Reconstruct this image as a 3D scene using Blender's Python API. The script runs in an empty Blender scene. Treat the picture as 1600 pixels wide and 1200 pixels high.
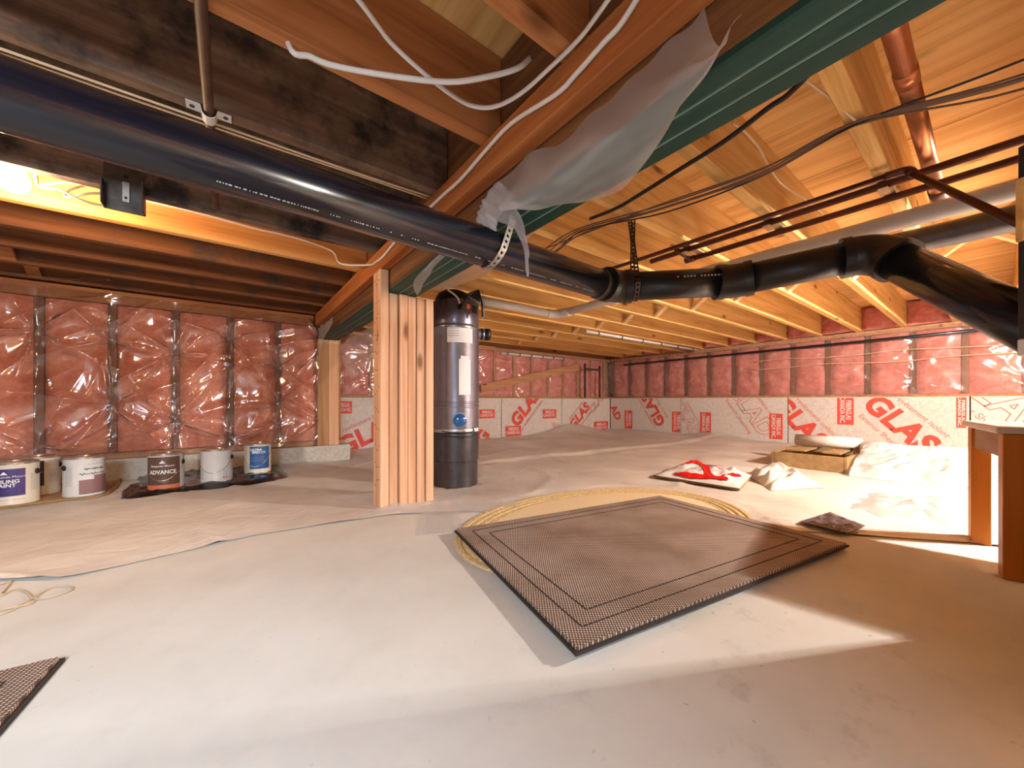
import bpy, bmesh, math, random
from mathutils import Vector, Matrix, noise
random.seed(7)
S = bpy.context.scene
COL = S.collection
PI = math.pi
# ------------------------------------------------------------------ camera
cd = bpy.data.cameras.new('camera'); cam = bpy.data.objects.new('camera', cd); COL.objects.link(cam)
cam.location = (0, 0, .5); cam.rotation_euler = (PI/2, 0, -math.atan2(.6064, .7952))
cd.sensor_width = 36; cd.lens = 576/1600*36; cd.shift_y = 26/1600; cd.clip_start = .01
S.camera = cam
# ------------------------------------------------------------------ world, exposure, lights
w = bpy.data.worlds.new('world'); S.world = w; w.use_nodes = True
w.node_tree.nodes['Background'].inputs[0].default_value = (.9, .8, .7, 1)
w.node_tree.nodes['Background'].inputs[1].default_value = .3
S.view_settings.view_transform = 'Standard'; S.view_settings.look = 'None'
S.view_settings.gamma = 1; S.view_settings.use_curve_mapping = False
S.view_settings.exposure = 1.75
def lamp(name, kind, loc, energy, color, size=.04, rot=None, size_y=None):
    l = bpy.data.lights.new(name, kind); l.energy = energy; l.color = color
    if kind == 'AREA':
        l.size = size
        if size_y: l.shape = 'RECTANGLE'; l.size_y = size_y
    else: l.shadow_soft_size = size
    o = bpy.data.objects.new(name, l); o.location = loc
    if rot: o.rotation_euler = rot
    COL.objects.link(o); return o
LAMP_R = (2.77, -.754, 1.13)
LAMP_L = (-.544, 1.87, 1.16)
lamp('right_bulb_light', 'POINT', LAMP_R, 400, (1, .93, .84), .03)
lamp('left_bulb_light', 'POINT', LAMP_L, 9, (1, .66, .36), .045)
lamp('hatch_daylight', 'AREA', (-.8, -.75, 1.12), 19, (.72, .87, 1.0), .7, (math.radians(50), 0, math.radians(16)), .5).data.spread = math.radians(135)

# ------------------------------------------------------------------ photo pixel -> place in the crawl space
F = Vector((.6064, .7952, 0)); R = Vector((.7952, -.6064, 0)); C0 = Vector((0, 0, .5))
def P(px, py, d):
    return C0 + F*d + R*((px-800)/576*d) + Vector((0, 0, (626-py)/576*d))
def FL(px, py, z=0):
    return P(px, py, (z-.5)*576/(626-py))
def ONX(px, py, X):
    return P(px, py, X/(.6064+.7952*(px-800)/576))
def ONY(px, py, Y):
    return P(px, py, Y/(.7952-.6064*(px-800)/576))
def SD(s, d, z=0): return F*d + R*s + Vector((0, 0, z))

# ------------------------------------------------------------------ materials
def nodes(name):
    m = bpy.data.materials.new(name); m.use_nodes = True
    nt = m.node_tree; return m, nt, nt.nodes['Principled BSDF']
def N(nt, t, **k):
    n = nt.nodes.new(t)
    for a, v in k.items():
        if a in n.inputs: n.inputs[a].default_value = v
        else: setattr(n, a, v)
    return n
def ramp(nt, stops):
    r = nt.nodes.new('ShaderNodeValToRGB'); e = r.color_ramp.elements
    while len(e) < len(stops): e.new(.5)
    for i, (p, c) in enumerate(stops):
        e[i].position = p; e[i].color = (*c, 1)
    return r
def mixc(nt, a, b, fac, mode='MIX'):
    m = nt.nodes.new('ShaderNodeMix'); m.data_type = 'RGBA'; m.blend_type = mode
    for idx, v in ((0, fac), (6, a), (7, b)):
        if hasattr(v, 'links'): nt.links.new(v, m.inputs[idx])
        else: m.inputs[idx].default_value = v if idx == 0 else (*v, 1)
    return m.outputs[2]
def bump(nt, bs, h, strength=.3, dist=.002):
    b = N(nt, 'ShaderNodeBump'); b.inputs['Strength'].default_value = strength; b.inputs['Distance'].default_value = dist
    nt.links.new(h, b.inputs['Height']); nt.links.new(b.outputs[0], bs.inputs['Normal'])
def plain(name, c, rough=.5, metal=0, coat=0, bumps=None, emit=None, vary=0):
    m, nt, bs = nodes(name)
    bs.inputs['Base Color'].default_value = (*c, 1); bs.inputs['Roughness'].default_value = rough
    bs.inputs['Metallic'].default_value = metal; bs.inputs['Coat Weight'].default_value = coat
    tc = N(nt, 'ShaderNodeTexCoord'); n = N(nt, 'ShaderNodeTexNoise', Scale=bumps[0] if bumps else 30, Detail=4)
    nt.links.new(tc.outputs['Object'], n.inputs['Vector'])
    if vary:
        r = ramp(nt, [(.3, tuple(x*(1-vary) for x in c)), (.7, tuple(min(1, x*(1+vary)) for x in c))])
        nt.links.new(n.outputs[0], r.inputs[0]); nt.links.new(r.outputs[0], bs.inputs['Base Color'])
    if bumps: bump(nt, bs, n.outputs[0], bumps[1], .004)
    if emit:
        bs.inputs['Emission Color'].default_value = (*c, 1); bs.inputs['Emission Strength'].default_value = emit
    return m
def wood(name, dark, mid, light, axis='X', grain=26, along=1.1, mould=None, rough=.75, knots=True):
    m, nt, bs = nodes(name)
    tc = N(nt, 'ShaderNodeTexCoord'); mp = N(nt, 'ShaderNodeMapping')
    sc = [grain]*3; sc['XYZ'.index(axis)] = along
    mp.inputs['Scale'].default_value = sc
    oi = N(nt, 'ShaderNodeObjectInfo'); ad = N(nt, 'ShaderNodeVectorMath', operation='ADD')
    sclr = N(nt, 'ShaderNodeVectorMath', operation='SCALE'); sclr.inputs['Scale'].default_value = 17
    cmb = N(nt, 'ShaderNodeCombineXYZ')
    for i in range(3): nt.links.new(oi.outputs['Random'], cmb.inputs[i])
    nt.links.new(cmb.outputs[0], sclr.inputs[0])
    nt.links.new(tc.outputs['Object'], ad.inputs[0]); nt.links.new(sclr.outputs[0], ad.inputs[1])
    nt.links.new(ad.outputs[0], mp.inputs['Vector'])
    n = N(nt, 'ShaderNodeTexNoise', Scale=1.0, Detail=7, Roughness=.62, Distortion=.5)
    nt.links.new(mp.outputs[0], n.inputs['Vector'])
    r = ramp(nt, [(.28, dark), (.5, mid), (.72, light)])
    nt.links.new(n.outputs[0], r.inputs[0])
    col = r.outputs[0]
    if knots:
        mp2 = N(nt, 'ShaderNodeMapping'); s2 = [7]*3; s2['XYZ'.index(axis)] = 2.6; mp2.inputs['Scale'].default_value = s2
        nt.links.new(ad.outputs[0], mp2.inputs['Vector'])
        v = N(nt, 'ShaderNodeTexVoronoi', Scale=1.0); nt.links.new(mp2.outputs[0], v.inputs['Vector'])
        kr = ramp(nt, [(.05, (1, 1, 1)), (.14, (0, 0, 0))]); nt.links.new(v.outputs['Distance'], kr.inputs[0])
        col = mixc(nt, col, tuple(x*.45 for x in dark), kr.outputs[0])
    if mould:
        nb = N(nt, 'ShaderNodeTexNoise', Scale=mould[0], Detail=5, Roughness=.65)
        nt.links.new(tc.outputs['Object'], nb.inputs['Vector'])
        mr = ramp(nt, [(mould[1], (0, 0, 0)), (mould[1]+.16, (1, 1, 1))]); nt.links.new(nb.outputs[0], mr.inputs[0])
        col = mixc(nt, col, mould[2], mr.outputs[0])
    # each board a slightly different tone
    hs = N(nt, 'ShaderNodeHueSaturation'); ma = N(nt, 'ShaderNodeMapRange')
    ma.inputs['To Min'].default_value = .86; ma.inputs['To Max'].default_value = 1.12
    nt.links.new(oi.outputs['Random'], ma.inputs[0]); nt.links.new(ma.outputs[0], hs.inputs['Value'])
    nt.links.new(col, hs.inputs['Color']); nt.links.new(hs.outputs[0], bs.inputs['Base Color'])
    bs.inputs['Roughness'].default_value = rough; bs.inputs['Specular IOR Level'].default_value = .25
    bump(nt, bs, n.outputs[0], .25, .002)
    return m
JR = ((.55, .26, .07), (.80, .46, .15), (.88, .58, .25))
M = {}
M['joist_r'] = wood('joist fir lumber', *JR)
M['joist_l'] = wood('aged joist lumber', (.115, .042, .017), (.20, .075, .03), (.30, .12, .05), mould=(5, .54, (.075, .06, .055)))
M['joist_m'] = wood('mould stained joist lumber', (.12, .065, .042), (.22, .135, .09), (.34, .22, .155), mould=(4.5, .46, (.035, .027, .026)), knots=False)
M['joist_n'] = wood('red brown joist lumber', (.26, .09, .03), (.42, .16, .055), (.54, .23, .085))
M['joist_b'] = wood('bulb lit joist lumber', (.55, .22, .06), (.74, .34, .10), (.85, .46, .17))  # lighter tone paints the left bulb's light into this one joist
M['ledger'] = wood('ledger lumber', (.30, .085, .022), (.44, .14, .038), (.56, .21, .065), 'Y')
M['beam_side'] = wood('beam lumber', (.10, .04, .016), (.19, .08, .03), (.28, .13, .05), 'Y')
M['ply'] = wood('fir plywood underside', (.55, .26, .07), (.80, .46, .16), (.90, .60, .26), 'Y', 16, .8, knots=True)
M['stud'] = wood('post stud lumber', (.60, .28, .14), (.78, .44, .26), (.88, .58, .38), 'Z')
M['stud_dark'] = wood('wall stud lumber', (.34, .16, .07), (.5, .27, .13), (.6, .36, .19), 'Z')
M['stud_wall'] = wood('darker wall stud lumber', (.16, .07, .04), (.24, .11, .065), (.32, .16, .09), 'Z')  # darker tone so these studs stand out less
M['plate'] = wood('wall plate lumber', (.36, .16, .07), (.5, .25, .12), (.62, .35, .19), 'X')
M['strut'] = wood('bridging strut lumber', (.70, .42, .18), (.84, .58, .30), (.90, .68, .40), 'Z', 12, 3)
M['table'] = wood('orange stained table wood', (.42, .12, .015), (.56, .18, .025), (.66, .24, .04), 'Z', 14, 1.2, knots=False, rough=.4)
M['table_top'] = wood('pale laminate table top', (.62, .5, .42), (.68, .56, .48), (.74, .62, .54), 'X', 10, 2, knots=False, rough=.35)
M['apron'] = wood('table apron wood', (.36, .20, .13), (.44, .26, .17), (.5, .31, .21), 'X', 14, 1.2, knots=False)
M['green'] = wood('green sealed beam edge', (.010, .040, .030), (.016, .062, .046), (.028, .095, .072), 'Y', 30, .7, knots=False, rough=.55)
M['abs'] = plain('black plastic pipe', (.006, .008, .015), .24, 0, .3)
M['fitting'] = plain('black plastic fitting', (.009, .009, .010), .42, 0, .1)
M['print'] = plain('white pipe print', (.5, .5, .5), .6)
M['pvc'] = plain('white plastic pipe', (.72, .70, .68), .35, 0, .2)
M['copper'] = plain('copper tube', (.55, .20, .08), .34, .75, vary=.3, bumps=(8, .02))
M['copper_dark'] = plain('tarnished copper tube', (.12, .035, .018), .42, .4, vary=.3, bumps=(8, .02))
M['brown_pipe'] = plain('dull brown pipe', (.09, .045, .03), .6, .3, vary=.3)
M['steel'] = plain('galvanised steel', (.55, .53, .50), .38, .8, vary=.2)
M['steel_dark'] = plain('dark dull steel', (.10, .085, .075), .5, .7, vary=.3)
M['cable_white'] = plain('white cable sheath', (.72, .66, .62), .5)
M['cable_black'] = plain('black cable sheath', (.012, .010, .010), .45)
M['cable_brown'] = plain('brown cable sheath', (.16, .08, .045), .5)
M['cable_beige'] = plain('beige cable sheath', (.72, .52, .32), .5)
M['can_vac'] = plain('grey blue metal paint', (.20, .195, .26), .30, .75, .3, vary=.08)
M['can_vac2'] = plain('silver metal paint', (.27, .27, .335), .27, .8, .3, vary=.08)
M['bin'] = plain('dark grey metal paint', (.085, .08, .09), .33, .65, .2, vary=.15)
M['black'] = plain('black plastic', (.008, .008, .009), .45)
M['paper'] = plain('white paper', (.80, .80, .82), .7)
M['blue_lens'] = plain('blue plastic lens', (.005, .09, .30), .12, 0, 1)
M['rim_blue'] = plain('pale blue ring', (.25, .42, .6), .3, .2)
M['red'] = plain('red ink', (.76, .085, .055), .7)
M['red_thin'] = plain('pale red ink', (.75, .20, .15), .7)
M['red_film'] = plain('red print', (.75, .005, .008), .4)
M['white_ink'] = plain('white ink', (.85, .82, .80), .6)
M['grey_ink'] = plain('grey ink', (.25, .25, .27), .6)
M['tin'] = plain('shiny tin', (.62, .58, .53), .22, .9)
M['can_white'] = plain('white can label', (.72, .71, .69), .4)
M['can_cream'] = plain('cream can label', (.74, .66, .52), .4)
M['lab_purple'] = plain('purple label', (.055, .03, .17), .4)
M['lab_dark'] = plain('dark violet label', (.03, .015, .04), .4)
M['lab_brown'] = plain('brown label', (.12, .065, .048), .4)
M['lab_mauve'] = plain('mauve label', (.30, .16, .15), .35)
M['lab_orange'] = plain('orange label band', (.80, .22, .10), .4)
M['lab_blue'] = plain('blue label', (.02, .10, .30), .35)
M['bag'] = plain('black plastic bag', (.008, .007, .007), .22, 0, .4, bumps=(24, .9))
M['card'] = plain('brown cardboard', (.42, .25, .12), .8, vary=.15)
M['card_dk'] = plain('brown crate board', (.34, .21, .09), .8, vary=.2)
M['foil'] = plain('dark foil', (.16, .14, .15), .25, .6, bumps=(55, .9))
M['conc'] = plain('pale concrete curb', (.56, .52, .46), .9, vary=.15, bumps=(40, .4))
M['earth'] = plain('dark gap', (.05, .035, .025), .9)
M['panel'] = plain('dark brown panel', (.030, .022, .020), .6, vary=.2)
M['string'] = plain('tan string', (.55, .42, .28), .8)
M['porcelain'] = plain('white porcelain', (.85, .82, .76), .25)
def glow():
    m, nt, bs = nodes('lit bulb glass')
    bs.inputs['Base Color'].default_value = (1, .9, .7, 1); bs.inputs['Emission Color'].default_value = (1, .80, .50, 1)
    bs.inputs['Emission Strength'].default_value = 9; return m
M['bulb'] = glow()
def pink(name, a, b, c):
    m, nt, bs = nodes(name)
    tc = N(nt, 'ShaderNodeTexCoord'); n = N(nt, 'ShaderNodeTexNoise', Scale=9, Detail=9, Roughness=.7, Distortion=.6)
    nt.links.new(tc.outputs['Object'], n.inputs['Vector'])
    r = ramp(nt, [(.32, a), (.52, b), (.72, c)]); nt.links.new(n.outputs[0], r.inputs[0])
    nt.links.new(r.outputs[0], bs.inputs['Base Color']); bs.inputs['Roughness'].default_value = 1
    bs.inputs['Specular IOR Level'].default_value = .05
    n2 = N(nt, 'ShaderNodeTexNoise', Scale=90, Detail=5); nt.links.new(tc.outputs['Object'], n2.inputs['Vector'])
    bump(nt, bs, n2.outputs[0], .6, .006)
    return m
M['pink'] = pink('pink glass wool', (.52, .14, .11), (.72, .25, .21), (.84, .42, .37))
M['pink_bulb_lit'] = pink('bulb warmed pink glass wool', (.60, .15, .08), (.82, .29, .18), (.90, .43, .31))  # warm orange of the left bulb's light is put into the wool colour
def film(name, milk, tint, glossmul, rough=.10, bs_=0):
    m, nt, bs = nodes(name); nt.nodes.remove(bs)
    out = nt.nodes['Material Output']
    tr = N(nt, 'ShaderNodeBsdfTransparent'); gl = N(nt, 'ShaderNodeBsdfGlossy'); gl.inputs['Roughness'].default_value = rough
    df = N(nt, 'ShaderNodeBsdfDiffuse'); df.inputs['Color'].default_value = (*tint, 1)
    tl = N(nt, 'ShaderNodeBsdfTranslucent'); tl.inputs['Color'].default_value = (*tint, 1)
    ms = N(nt, 'ShaderNodeMixShader'); ms.inputs[0].default_value = .4
    nt.links.new(df.outputs[0], ms.inputs[1]); nt.links.new(tl.outputs[0], ms.inputs[2])
    m1 = N(nt, 'ShaderNodeMixShader'); m1.inputs[0].default_value = milk
    nt.links.new(tr.outputs[0], m1.inputs[1]); nt.links.new(ms.outputs[0], m1.inputs[2])
    fr = N(nt, 'ShaderNodeFresnel'); fr.inputs['IOR'].default_value = 1.5
    ge = N(nt, 'ShaderNodeNewGeometry'); mr_ = N(nt, 'ShaderNodeMapRange'); mr_.inputs['To Min'].default_value = 1.5; mr_.inputs['To Max'].default_value = 1/1.5
    nt.links.new(ge.outputs['Backfacing'], mr_.inputs[0]); nt.links.new(mr_.outputs[0], fr.inputs['IOR'])   # same sheen on both sides of the thin film
    mu = N(nt, 'ShaderNodeMath', operation='MULTIPLY'); mu.inputs[1].default_value = glossmul; mu.use_clamp = True
    nt.links.new(fr.outputs[0], mu.inputs[0])
    m2 = N(nt, 'ShaderNodeMixShader'); nt.links.new(mu.outputs[0], m2.inputs[0])
    nt.links.new(m1.outputs[0], m2.inputs[1]); nt.links.new(gl.outputs[0], m2.inputs[2])
    nt.links.new(m2.outputs[0], out.inputs['Surface'])
    if bs_:
        tc = N(nt, 'ShaderNodeTexCoord'); n = N(nt, 'ShaderNodeTexNoise', Scale=bs_, Detail=5, Distortion=1.2)
        nt.links.new(tc.outputs['Object'], n.inputs['Vector'])
        b = N(nt, 'ShaderNodeBump'); b.inputs['Strength'].default_value = .22; b.inputs['Distance'].default_value = .01
        nt.links.new(n.outputs[0], b.inputs['Height']); nt.links.new(b.outputs[0], gl.inputs['Normal'])
    return m
M['film'] = film('clear wrinkled film', .05, (.9, .85, .85), 5.0, .17, 3)
M['film2'] = film('clear film over far walls', .07, (.9, .86, .84), 3.2, .2, 8)
M['milky'] = film('milky hanging film', .40, (.76, .74, .76), .35, .4)
M['haze'] = film('thin hazy film', .34, (.82, .66, .56), .4, .4)
M['clear_bag'] = film('crumpled clear bag film', .86, (.86, .86, .88), 1.5, .15, 18)
def sheet_floor():
    m, nt, bs = nodes('floor vapour sheet')
    tc = N(nt, 'ShaderNodeTexCoord'); n = N(nt, 'ShaderNodeTexNoise', Scale=2.2, Detail=6, Roughness=.6)
    nt.links.new(tc.outputs['Object'], n.inputs['Vector'])
    r = ramp(nt, [(.3, (.58, .51, .45)), (.55, (.72, .66, .60)), (.75, (.80, .75, .70))]); nt.links.new(n.outputs[0], r.inputs[0])
    nt.links.new(r.outputs[0], bs.inputs['Base Color']); bs.inputs['Roughness'].default_value = .5
    n2 = N(nt, 'ShaderNodeTexNoise', Scale=9, Detail=6, Distortion=1.5); nt.links.new(tc.outputs['Object'], n2.inputs['Vector'])
    bump(nt, bs, n2.outputs[0], .35, .02)
    return m
M['sheet'] = sheet_floor()
def concrete():
    m, nt, bs = nodes('worn pale concrete floor')
    tc = N(nt, 'ShaderNodeTexCoord')
    n = N(nt, 'ShaderNodeTexNoise', Scale=1.6, Detail=8, Roughness=.6); nt.links.new(tc.outputs['Object'], n.inputs['Vector'])
    r = ramp(nt, [(.3, (.56, .53, .48)), (.6, (.68, .655, .61))]); nt.links.new(n.outputs[0], r.inputs[0])
    v = N(nt, 'ShaderNodeTexVoronoi', Scale=26); v.inputs['Randomness'].default_value = 1
    n3 = N(nt, 'ShaderNodeTexNoise', Scale=6, Detail=3); nt.links.new(tc.outputs['Object'], n3.inputs['Vector'])
    mx = N(nt, 'ShaderNodeMix'); mx.data_type = 'VECTOR'; mx.inputs[0].default_value = .12
    nt.links.new(tc.outputs['Object'], mx.inputs[4]); nt.links.new(n3.outputs[1], mx.inputs[5]); nt.links.new(mx.outputs[1], v.inputs['Vector'])
    vr = ramp(nt, [(.045, (1, 1, 1)), (.075, (0, 0, 0))]); nt.links.new(v.outputs['Distance'], vr.inputs[0])
    # dirt is densest beside the mat
    mp = N(nt, 'ShaderNodeVectorMath', operation='DISTANCE'); mp.inputs[1].default_value = (.83, .30, 0)
    nt.links.new(tc.outputs['Object'], mp.inputs[0])
    dr = ramp(nt, [(.12, (1, 1, 1)), (.55, (.25, .25, .25))]); nt.links.new(mp.outputs['Value'], dr.inputs[0])
    n5 = N(nt, 'ShaderNodeTexNoise', Scale=12, Detail=6, Roughness=.7); nt.links.new(tc.outputs['Object'], n5.inputs['Vector'])
    r5 = ramp(nt, [(.56, (0, 0, 0)), (.72, (.55, .55, .55))]); nt.links.new(n5.outputs[0], r5.inputs[0])
    k1 = mixc(nt, (0, 0, 0), vr.outputs[0], .75)
    k2 = mixc(nt, vr.outputs[0], r5.outputs[0], 1, 'ADD'); k3 = mixc(nt, k2, dr.outputs[0], 1, 'MULTIPLY')
    k4 = mixc(nt, (0, 0, 0), k3, .5)
    c = mixc(nt, r.outputs[0], (.16, .12, .075), k4)
    nt.links.new(c, bs.inputs['Base Color']); bs.inputs['Roughness'].default_value = .8
    bs.inputs['Specular IOR Level'].default_value = .2
    n4 = N(nt, 'ShaderNodeTexNoise', Scale=60, Detail=6); nt.links.new(tc.outputs['Object'], n4.inputs['Vector'])
    bump(nt, bs, n4.outputs[0], .2, .002)
    return m
M['floor'] = concrete()
def facing_mat():
    m, nt, bs = nodes('white faced insulation board')
    tc = N(nt, 'ShaderNodeTexCoord'); n = N(nt, 'ShaderNodeTexNoise', Scale=40, Detail=8, Roughness=.8)
    nt.links.new(tc.outputs['Object'], n.inputs['Vector'])
    r = ramp(nt, [(.3, (.52, .44, .40)), (.5, (.70, .64, .60)), (.7, (.76, .72, .69))]); nt.links.new(n.outputs[0], r.inputs[0])
    nt.links.new(r.outputs[0], bs.inputs['Base Color']); bs.inputs['Roughness'].default_value = .8
    return m
M['board'] = facing_mat()
def mat_weave():
    m, nt, bs = nodes('brown woven mat')
    tc = N(nt, 'ShaderNodeTexCoord'); mp = N(nt, 'ShaderNodeMapping')
    mp.inputs['Rotation'].default_value = (0, 0, math.radians(0))
    nt.links.new(tc.outputs['UV'], mp.inputs['Vector'])
    w1 = N(nt, 'ShaderNodeTexWave', Scale=1.0, wave_profile='SIN'); w1.bands_direction = 'X'
    w2 = N(nt, 'ShaderNodeTexWave', Scale=1.0, wave_profile='SIN'); w2.bands_direction = 'Y'
    for w_, k in ((w1, 29), (w2, 24)):
        w_.inputs['Scale'].default_value = k; w_.inputs['Distortion'].default_value = .25; w_.inputs['Detail Scale'].default_value = 8
        nt.links.new(mp.outputs[0], w_.inputs['Vector'])
    pr = N(nt, 'ShaderNodeMath', operation='MULTIPLY'); nt.links.new(w1.outputs[1], pr.inputs[0]); nt.links.new(w2.outputs[1], pr.inputs[1])
    r = ramp(nt, [(.10, (.13, .08, .06)), (.34, (.44, .32, .255)), (.75, (.76, .64, .55))]); nt.links.new(pr.outputs[0], r.inputs[0])
    n = N(nt, 'ShaderNodeTexNoise', Scale=5, Detail=5); nt.links.new(tc.outputs['Object'], n.inputs['Vector'])
    r2 = ramp(nt, [(.35, (.72, .66, .6)), (.6, (1, 1, 1))]); nt.links.new(n.outputs[0], r2.inputs[0])
    c = mixc(nt, r.outputs[0], r2.outputs[0], 1, 'MULTIPLY')
    nt.links.new(c, bs.inputs['Base Color']); bs.inputs['Roughness'].default_value = .9
    bump(nt, bs, pr.outputs[0], .5, .002)
    return m
M['mat'] = mat_weave()
M['mat_groove'] = plain('dark mat groove', (.035, .02, .014), .9)
M['mat_edge'] = plain('black rubber mat edge', (.03, .022, .018), .8)
M['jute'] = plain('tan braided jute', (.66, .48, .24), .9, vary=.3, bumps=(120, .5))
M['jute_in'] = plain('pale woven jute', (.78, .62, .38), .9, vary=.15, bumps=(160, .5))

# ------------------------------------------------------------------ building helpers
def tag(o, label=None, cat=None, group=None, kind=None):
    for k, v in (('label', label), ('category', cat), ('group', group), ('kind', kind)):
        if v: o[k] = v
    return o
def thing(name, label, cat, loc=(0, 0, 0), group=None):
    o = bpy.data.objects.new(name, None); o.location = loc; o.empty_display_size = .05; COL.objects.link(o)
    tag(o, label, cat, group); return o
def link(name, me, parent=None, mat=None):
    o = bpy.data.objects.new(name, me); COL.objects.link(o)
    if mat: 
        if not me.materials: me.materials.append(mat)
    if parent:
        o.parent = parent; o.matrix_parent_inverse = Matrix.Translation(-Vector(parent.location))
    return o
def obj(name, bm, mat, parent=None, smooth=False):
    me = bpy.data.meshes.new(name); bmesh.ops.recalc_face_normals(bm, faces=bm.faces[:]) if len(bm.faces) < 60000 else None
    bm.to_mesh(me); bm.free()
    mats = mat if isinstance(mat, (list, tuple)) else [mat]
    for k in mats: me.materials.append(k)
    if smooth: me.polygons.foreach_set('use_smooth', [True]*len(me.polygons))
    return link(name, me, parent)
def bx(bm, x0, x1, y0, y1, z0, z1, bev=0, mi=0):
    vs = [bm.verts.new(p) for p in ((x0, y0, z0), (x1, y0, z0), (x1, y1, z0), (x0, y1, z0), (x0, y0, z1), (x1, y0, z1), (x1, y1, z1), (x0, y1, z1))]
    fs = [bm.faces.new([vs[i] for i in f]) for f in ((0, 3, 2, 1), (4, 5, 6, 7), (0, 1, 5, 4), (1, 2, 6, 5), (2, 3, 7, 6), (3, 0, 4, 7))]
    for f in fs: f.material_index = mi
    if bev: bmesh.ops.bevel(bm, geom=list({e for f in fs for e in f.edges}), offset=bev, segments=1, affect='EDGES')
def board(name, x0, x1, y0, y1, z0, z1, mat, parent=None, bev=.0025):
    bm = bmesh.new(); bx(bm, x0, x1, y0, y1, z0, z1, bev); return obj(name, bm, mat, parent)
def smoothed(pts, n=8):
    pts = [Vector(p) for p in pts]
    if len(pts) < 3: return pts
    out = []
    q = [2*pts[0]-pts[1]] + pts + [2*pts[-1]-pts[-2]]
    for i in range(1, len(q)-2):
        a, b, c, d = q[i-1], q[i], q[i+1], q[i+2]
        for k in range(n):
            t = k/n
            out.append(.5*((2*b)+(c-a)*t+(2*a-5*b+4*c-d)*t*t+(3*b-a-3*c+d)*t**3))
    out.append(pts[-1]); return out
def sweep(bm, pts, r, seg=10, caps=True, flat=None):
    pts = [Vector(p) for p in pts]; rings = []; up = None
    for i, p in enumerate(pts):
        t = (pts[min(i+1, len(pts)-1)]-pts[max(i-1, 0)]).normalized()
        if up is None:
            up = t.cross(Vector((0, 0, 1)))
            if up.length < .1: up = t.cross(Vector((1, 0, 0)))
            up.normalize()
        up = (up - t*up.dot(t)).normalized(); v = t.cross(up)
        rr = r[i] if isinstance(r, (list, tuple)) else r
        rx, ry = (rr, rr) if not flat else (rr*flat, rr)
        rings.append([bm.verts.new(p+up*rx*math.cos(2*PI*k/seg)+v*ry*math.sin(2*PI*k/seg)) for k in range(seg)])
    for a, b in zip(rings, rings[1:]):
        for k in range(seg): bm.faces.new((a[k], a[(k+1) % seg], b[(k+1) % seg], b[k]))
    if caps: bm.faces.new(rings[0][::-1]); bm.faces.new(rings[-1])
def tube(name, pts, r, mat, parent=None, seg=10, sm=0, flat=None):
    bm = bmesh.new(); sweep(bm, smoothed(pts, sm) if sm else pts, r, seg, True, flat); return obj(name, bm, mat, parent, True)
def lathe(bm, prof, seg=40, c=(0, 0, 0), mi=0):
    rings = []
    for r, z in prof: rings.append([bm.verts.new((c[0]+r*math.cos(2*PI*k/seg), c[1]+r*math.sin(2*PI*k/seg), c[2]+z)) for k in range(seg)])
    for a, b in zip(rings, rings[1:]):
        for k in range(seg): bm.faces.new((a[k], a[(k+1) % seg], b[(k+1) % seg], b[k])).material_index = mi
    bm.faces.new(rings[0][::-1]).material_index = mi; bm.faces.new(rings[-1]).material_index = mi
def turned(name, prof, mat, parent=None, seg=40, c=(0, 0, 0), auto=True):
    bm = bmesh.new(); lathe(bm, prof, seg, c); o = obj(name, bm, mat, parent, True)
    o.data.set_sharp_from_angle(angle=math.radians(35)) if auto else None
    return o
def gridmesh(name, fn, nu, nv, mat, parent=None, keep=None):
    me = bpy.data.meshes.new(name)
    vs = [tuple(fn(i/nu, j/nv)) for j in range(nv+1) for i in range(nu+1)]
    fs = []
    for j in range(nv):
        for i in range(nu):
            a = j*(nu+1)+i
            f = (a, a+1, a+nu+2, a+nu+1)
            if keep:
                c = sum((Vector(vs[k]) for k in f), Vector())/4
                if not keep(c): continue
            fs.append(f)
    me.from_pydata(vs, [], fs); me.polygons.foreach_set('use_smooth', [True]*len(fs)); me.update()
    return link(name, me, parent, mat)
def textbm(s, size, outline=0, bold=0, shear=0, space=1):
    """flat lettering centred on the origin in the XY plane, as a bmesh"""
    cu = bpy.data.curves.new('t', 'FONT'); cu.body = s; cu.size = size; cu.align_x = 'CENTER'; cu.align_y = 'CENTER'
    cu.shear = shear; cu.space_character = space; cu.space_line = .85; cu.resolution_u = 3
    if outline: cu.fill_mode = 'NONE'; cu.bevel_depth = outline; cu.bevel_resolution = 0
    if bold: cu.offset = bold
    o = bpy.data.objects.new('t', cu); COL.objects.link(o)
    bpy.context.view_layer.update()
    me = bpy.data.meshes.new_from_object(o.evaluated_get(bpy.context.evaluated_depsgraph_get()))
    bpy.data.objects.remove(o); bpy.data.curves.remove(cu)
    bm = bmesh.new(); bm.from_mesh(me); bpy.data.meshes.remove(me)
    if outline:
        bm.normal_update(); bmesh.ops.delete(bm, geom=[f for f in bm.faces if f.normal.z < .05], context='FACES')
    for v in bm.verts: v.co.z = 0
    for f in bm.faces: f.material_index = 0
    return bm

# ================================================================== SETTING
ZJ, ZT = 1.19, 1.425           # underside and top of the joists
XR, YF, YL = 5.0, 3.88, 3.35   # right wall, far wall, left pony wall
X0, Y0 = -3.0, -2.6
floor = obj('floor', (lambda b: (bx(b, X0-.1, XR+.3, Y0-.1, YF+.3, -.1, 0), b)[1])(bmesh.new()), M['floor']); tag(floor, kind='structure')
ceil = board('ceiling', X0-.1, XR+.3, Y0-.1, YF+.3, ZT+.02, ZT+.08, M['ply'], None, 0); tag(ceil, kind='structure')
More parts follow.
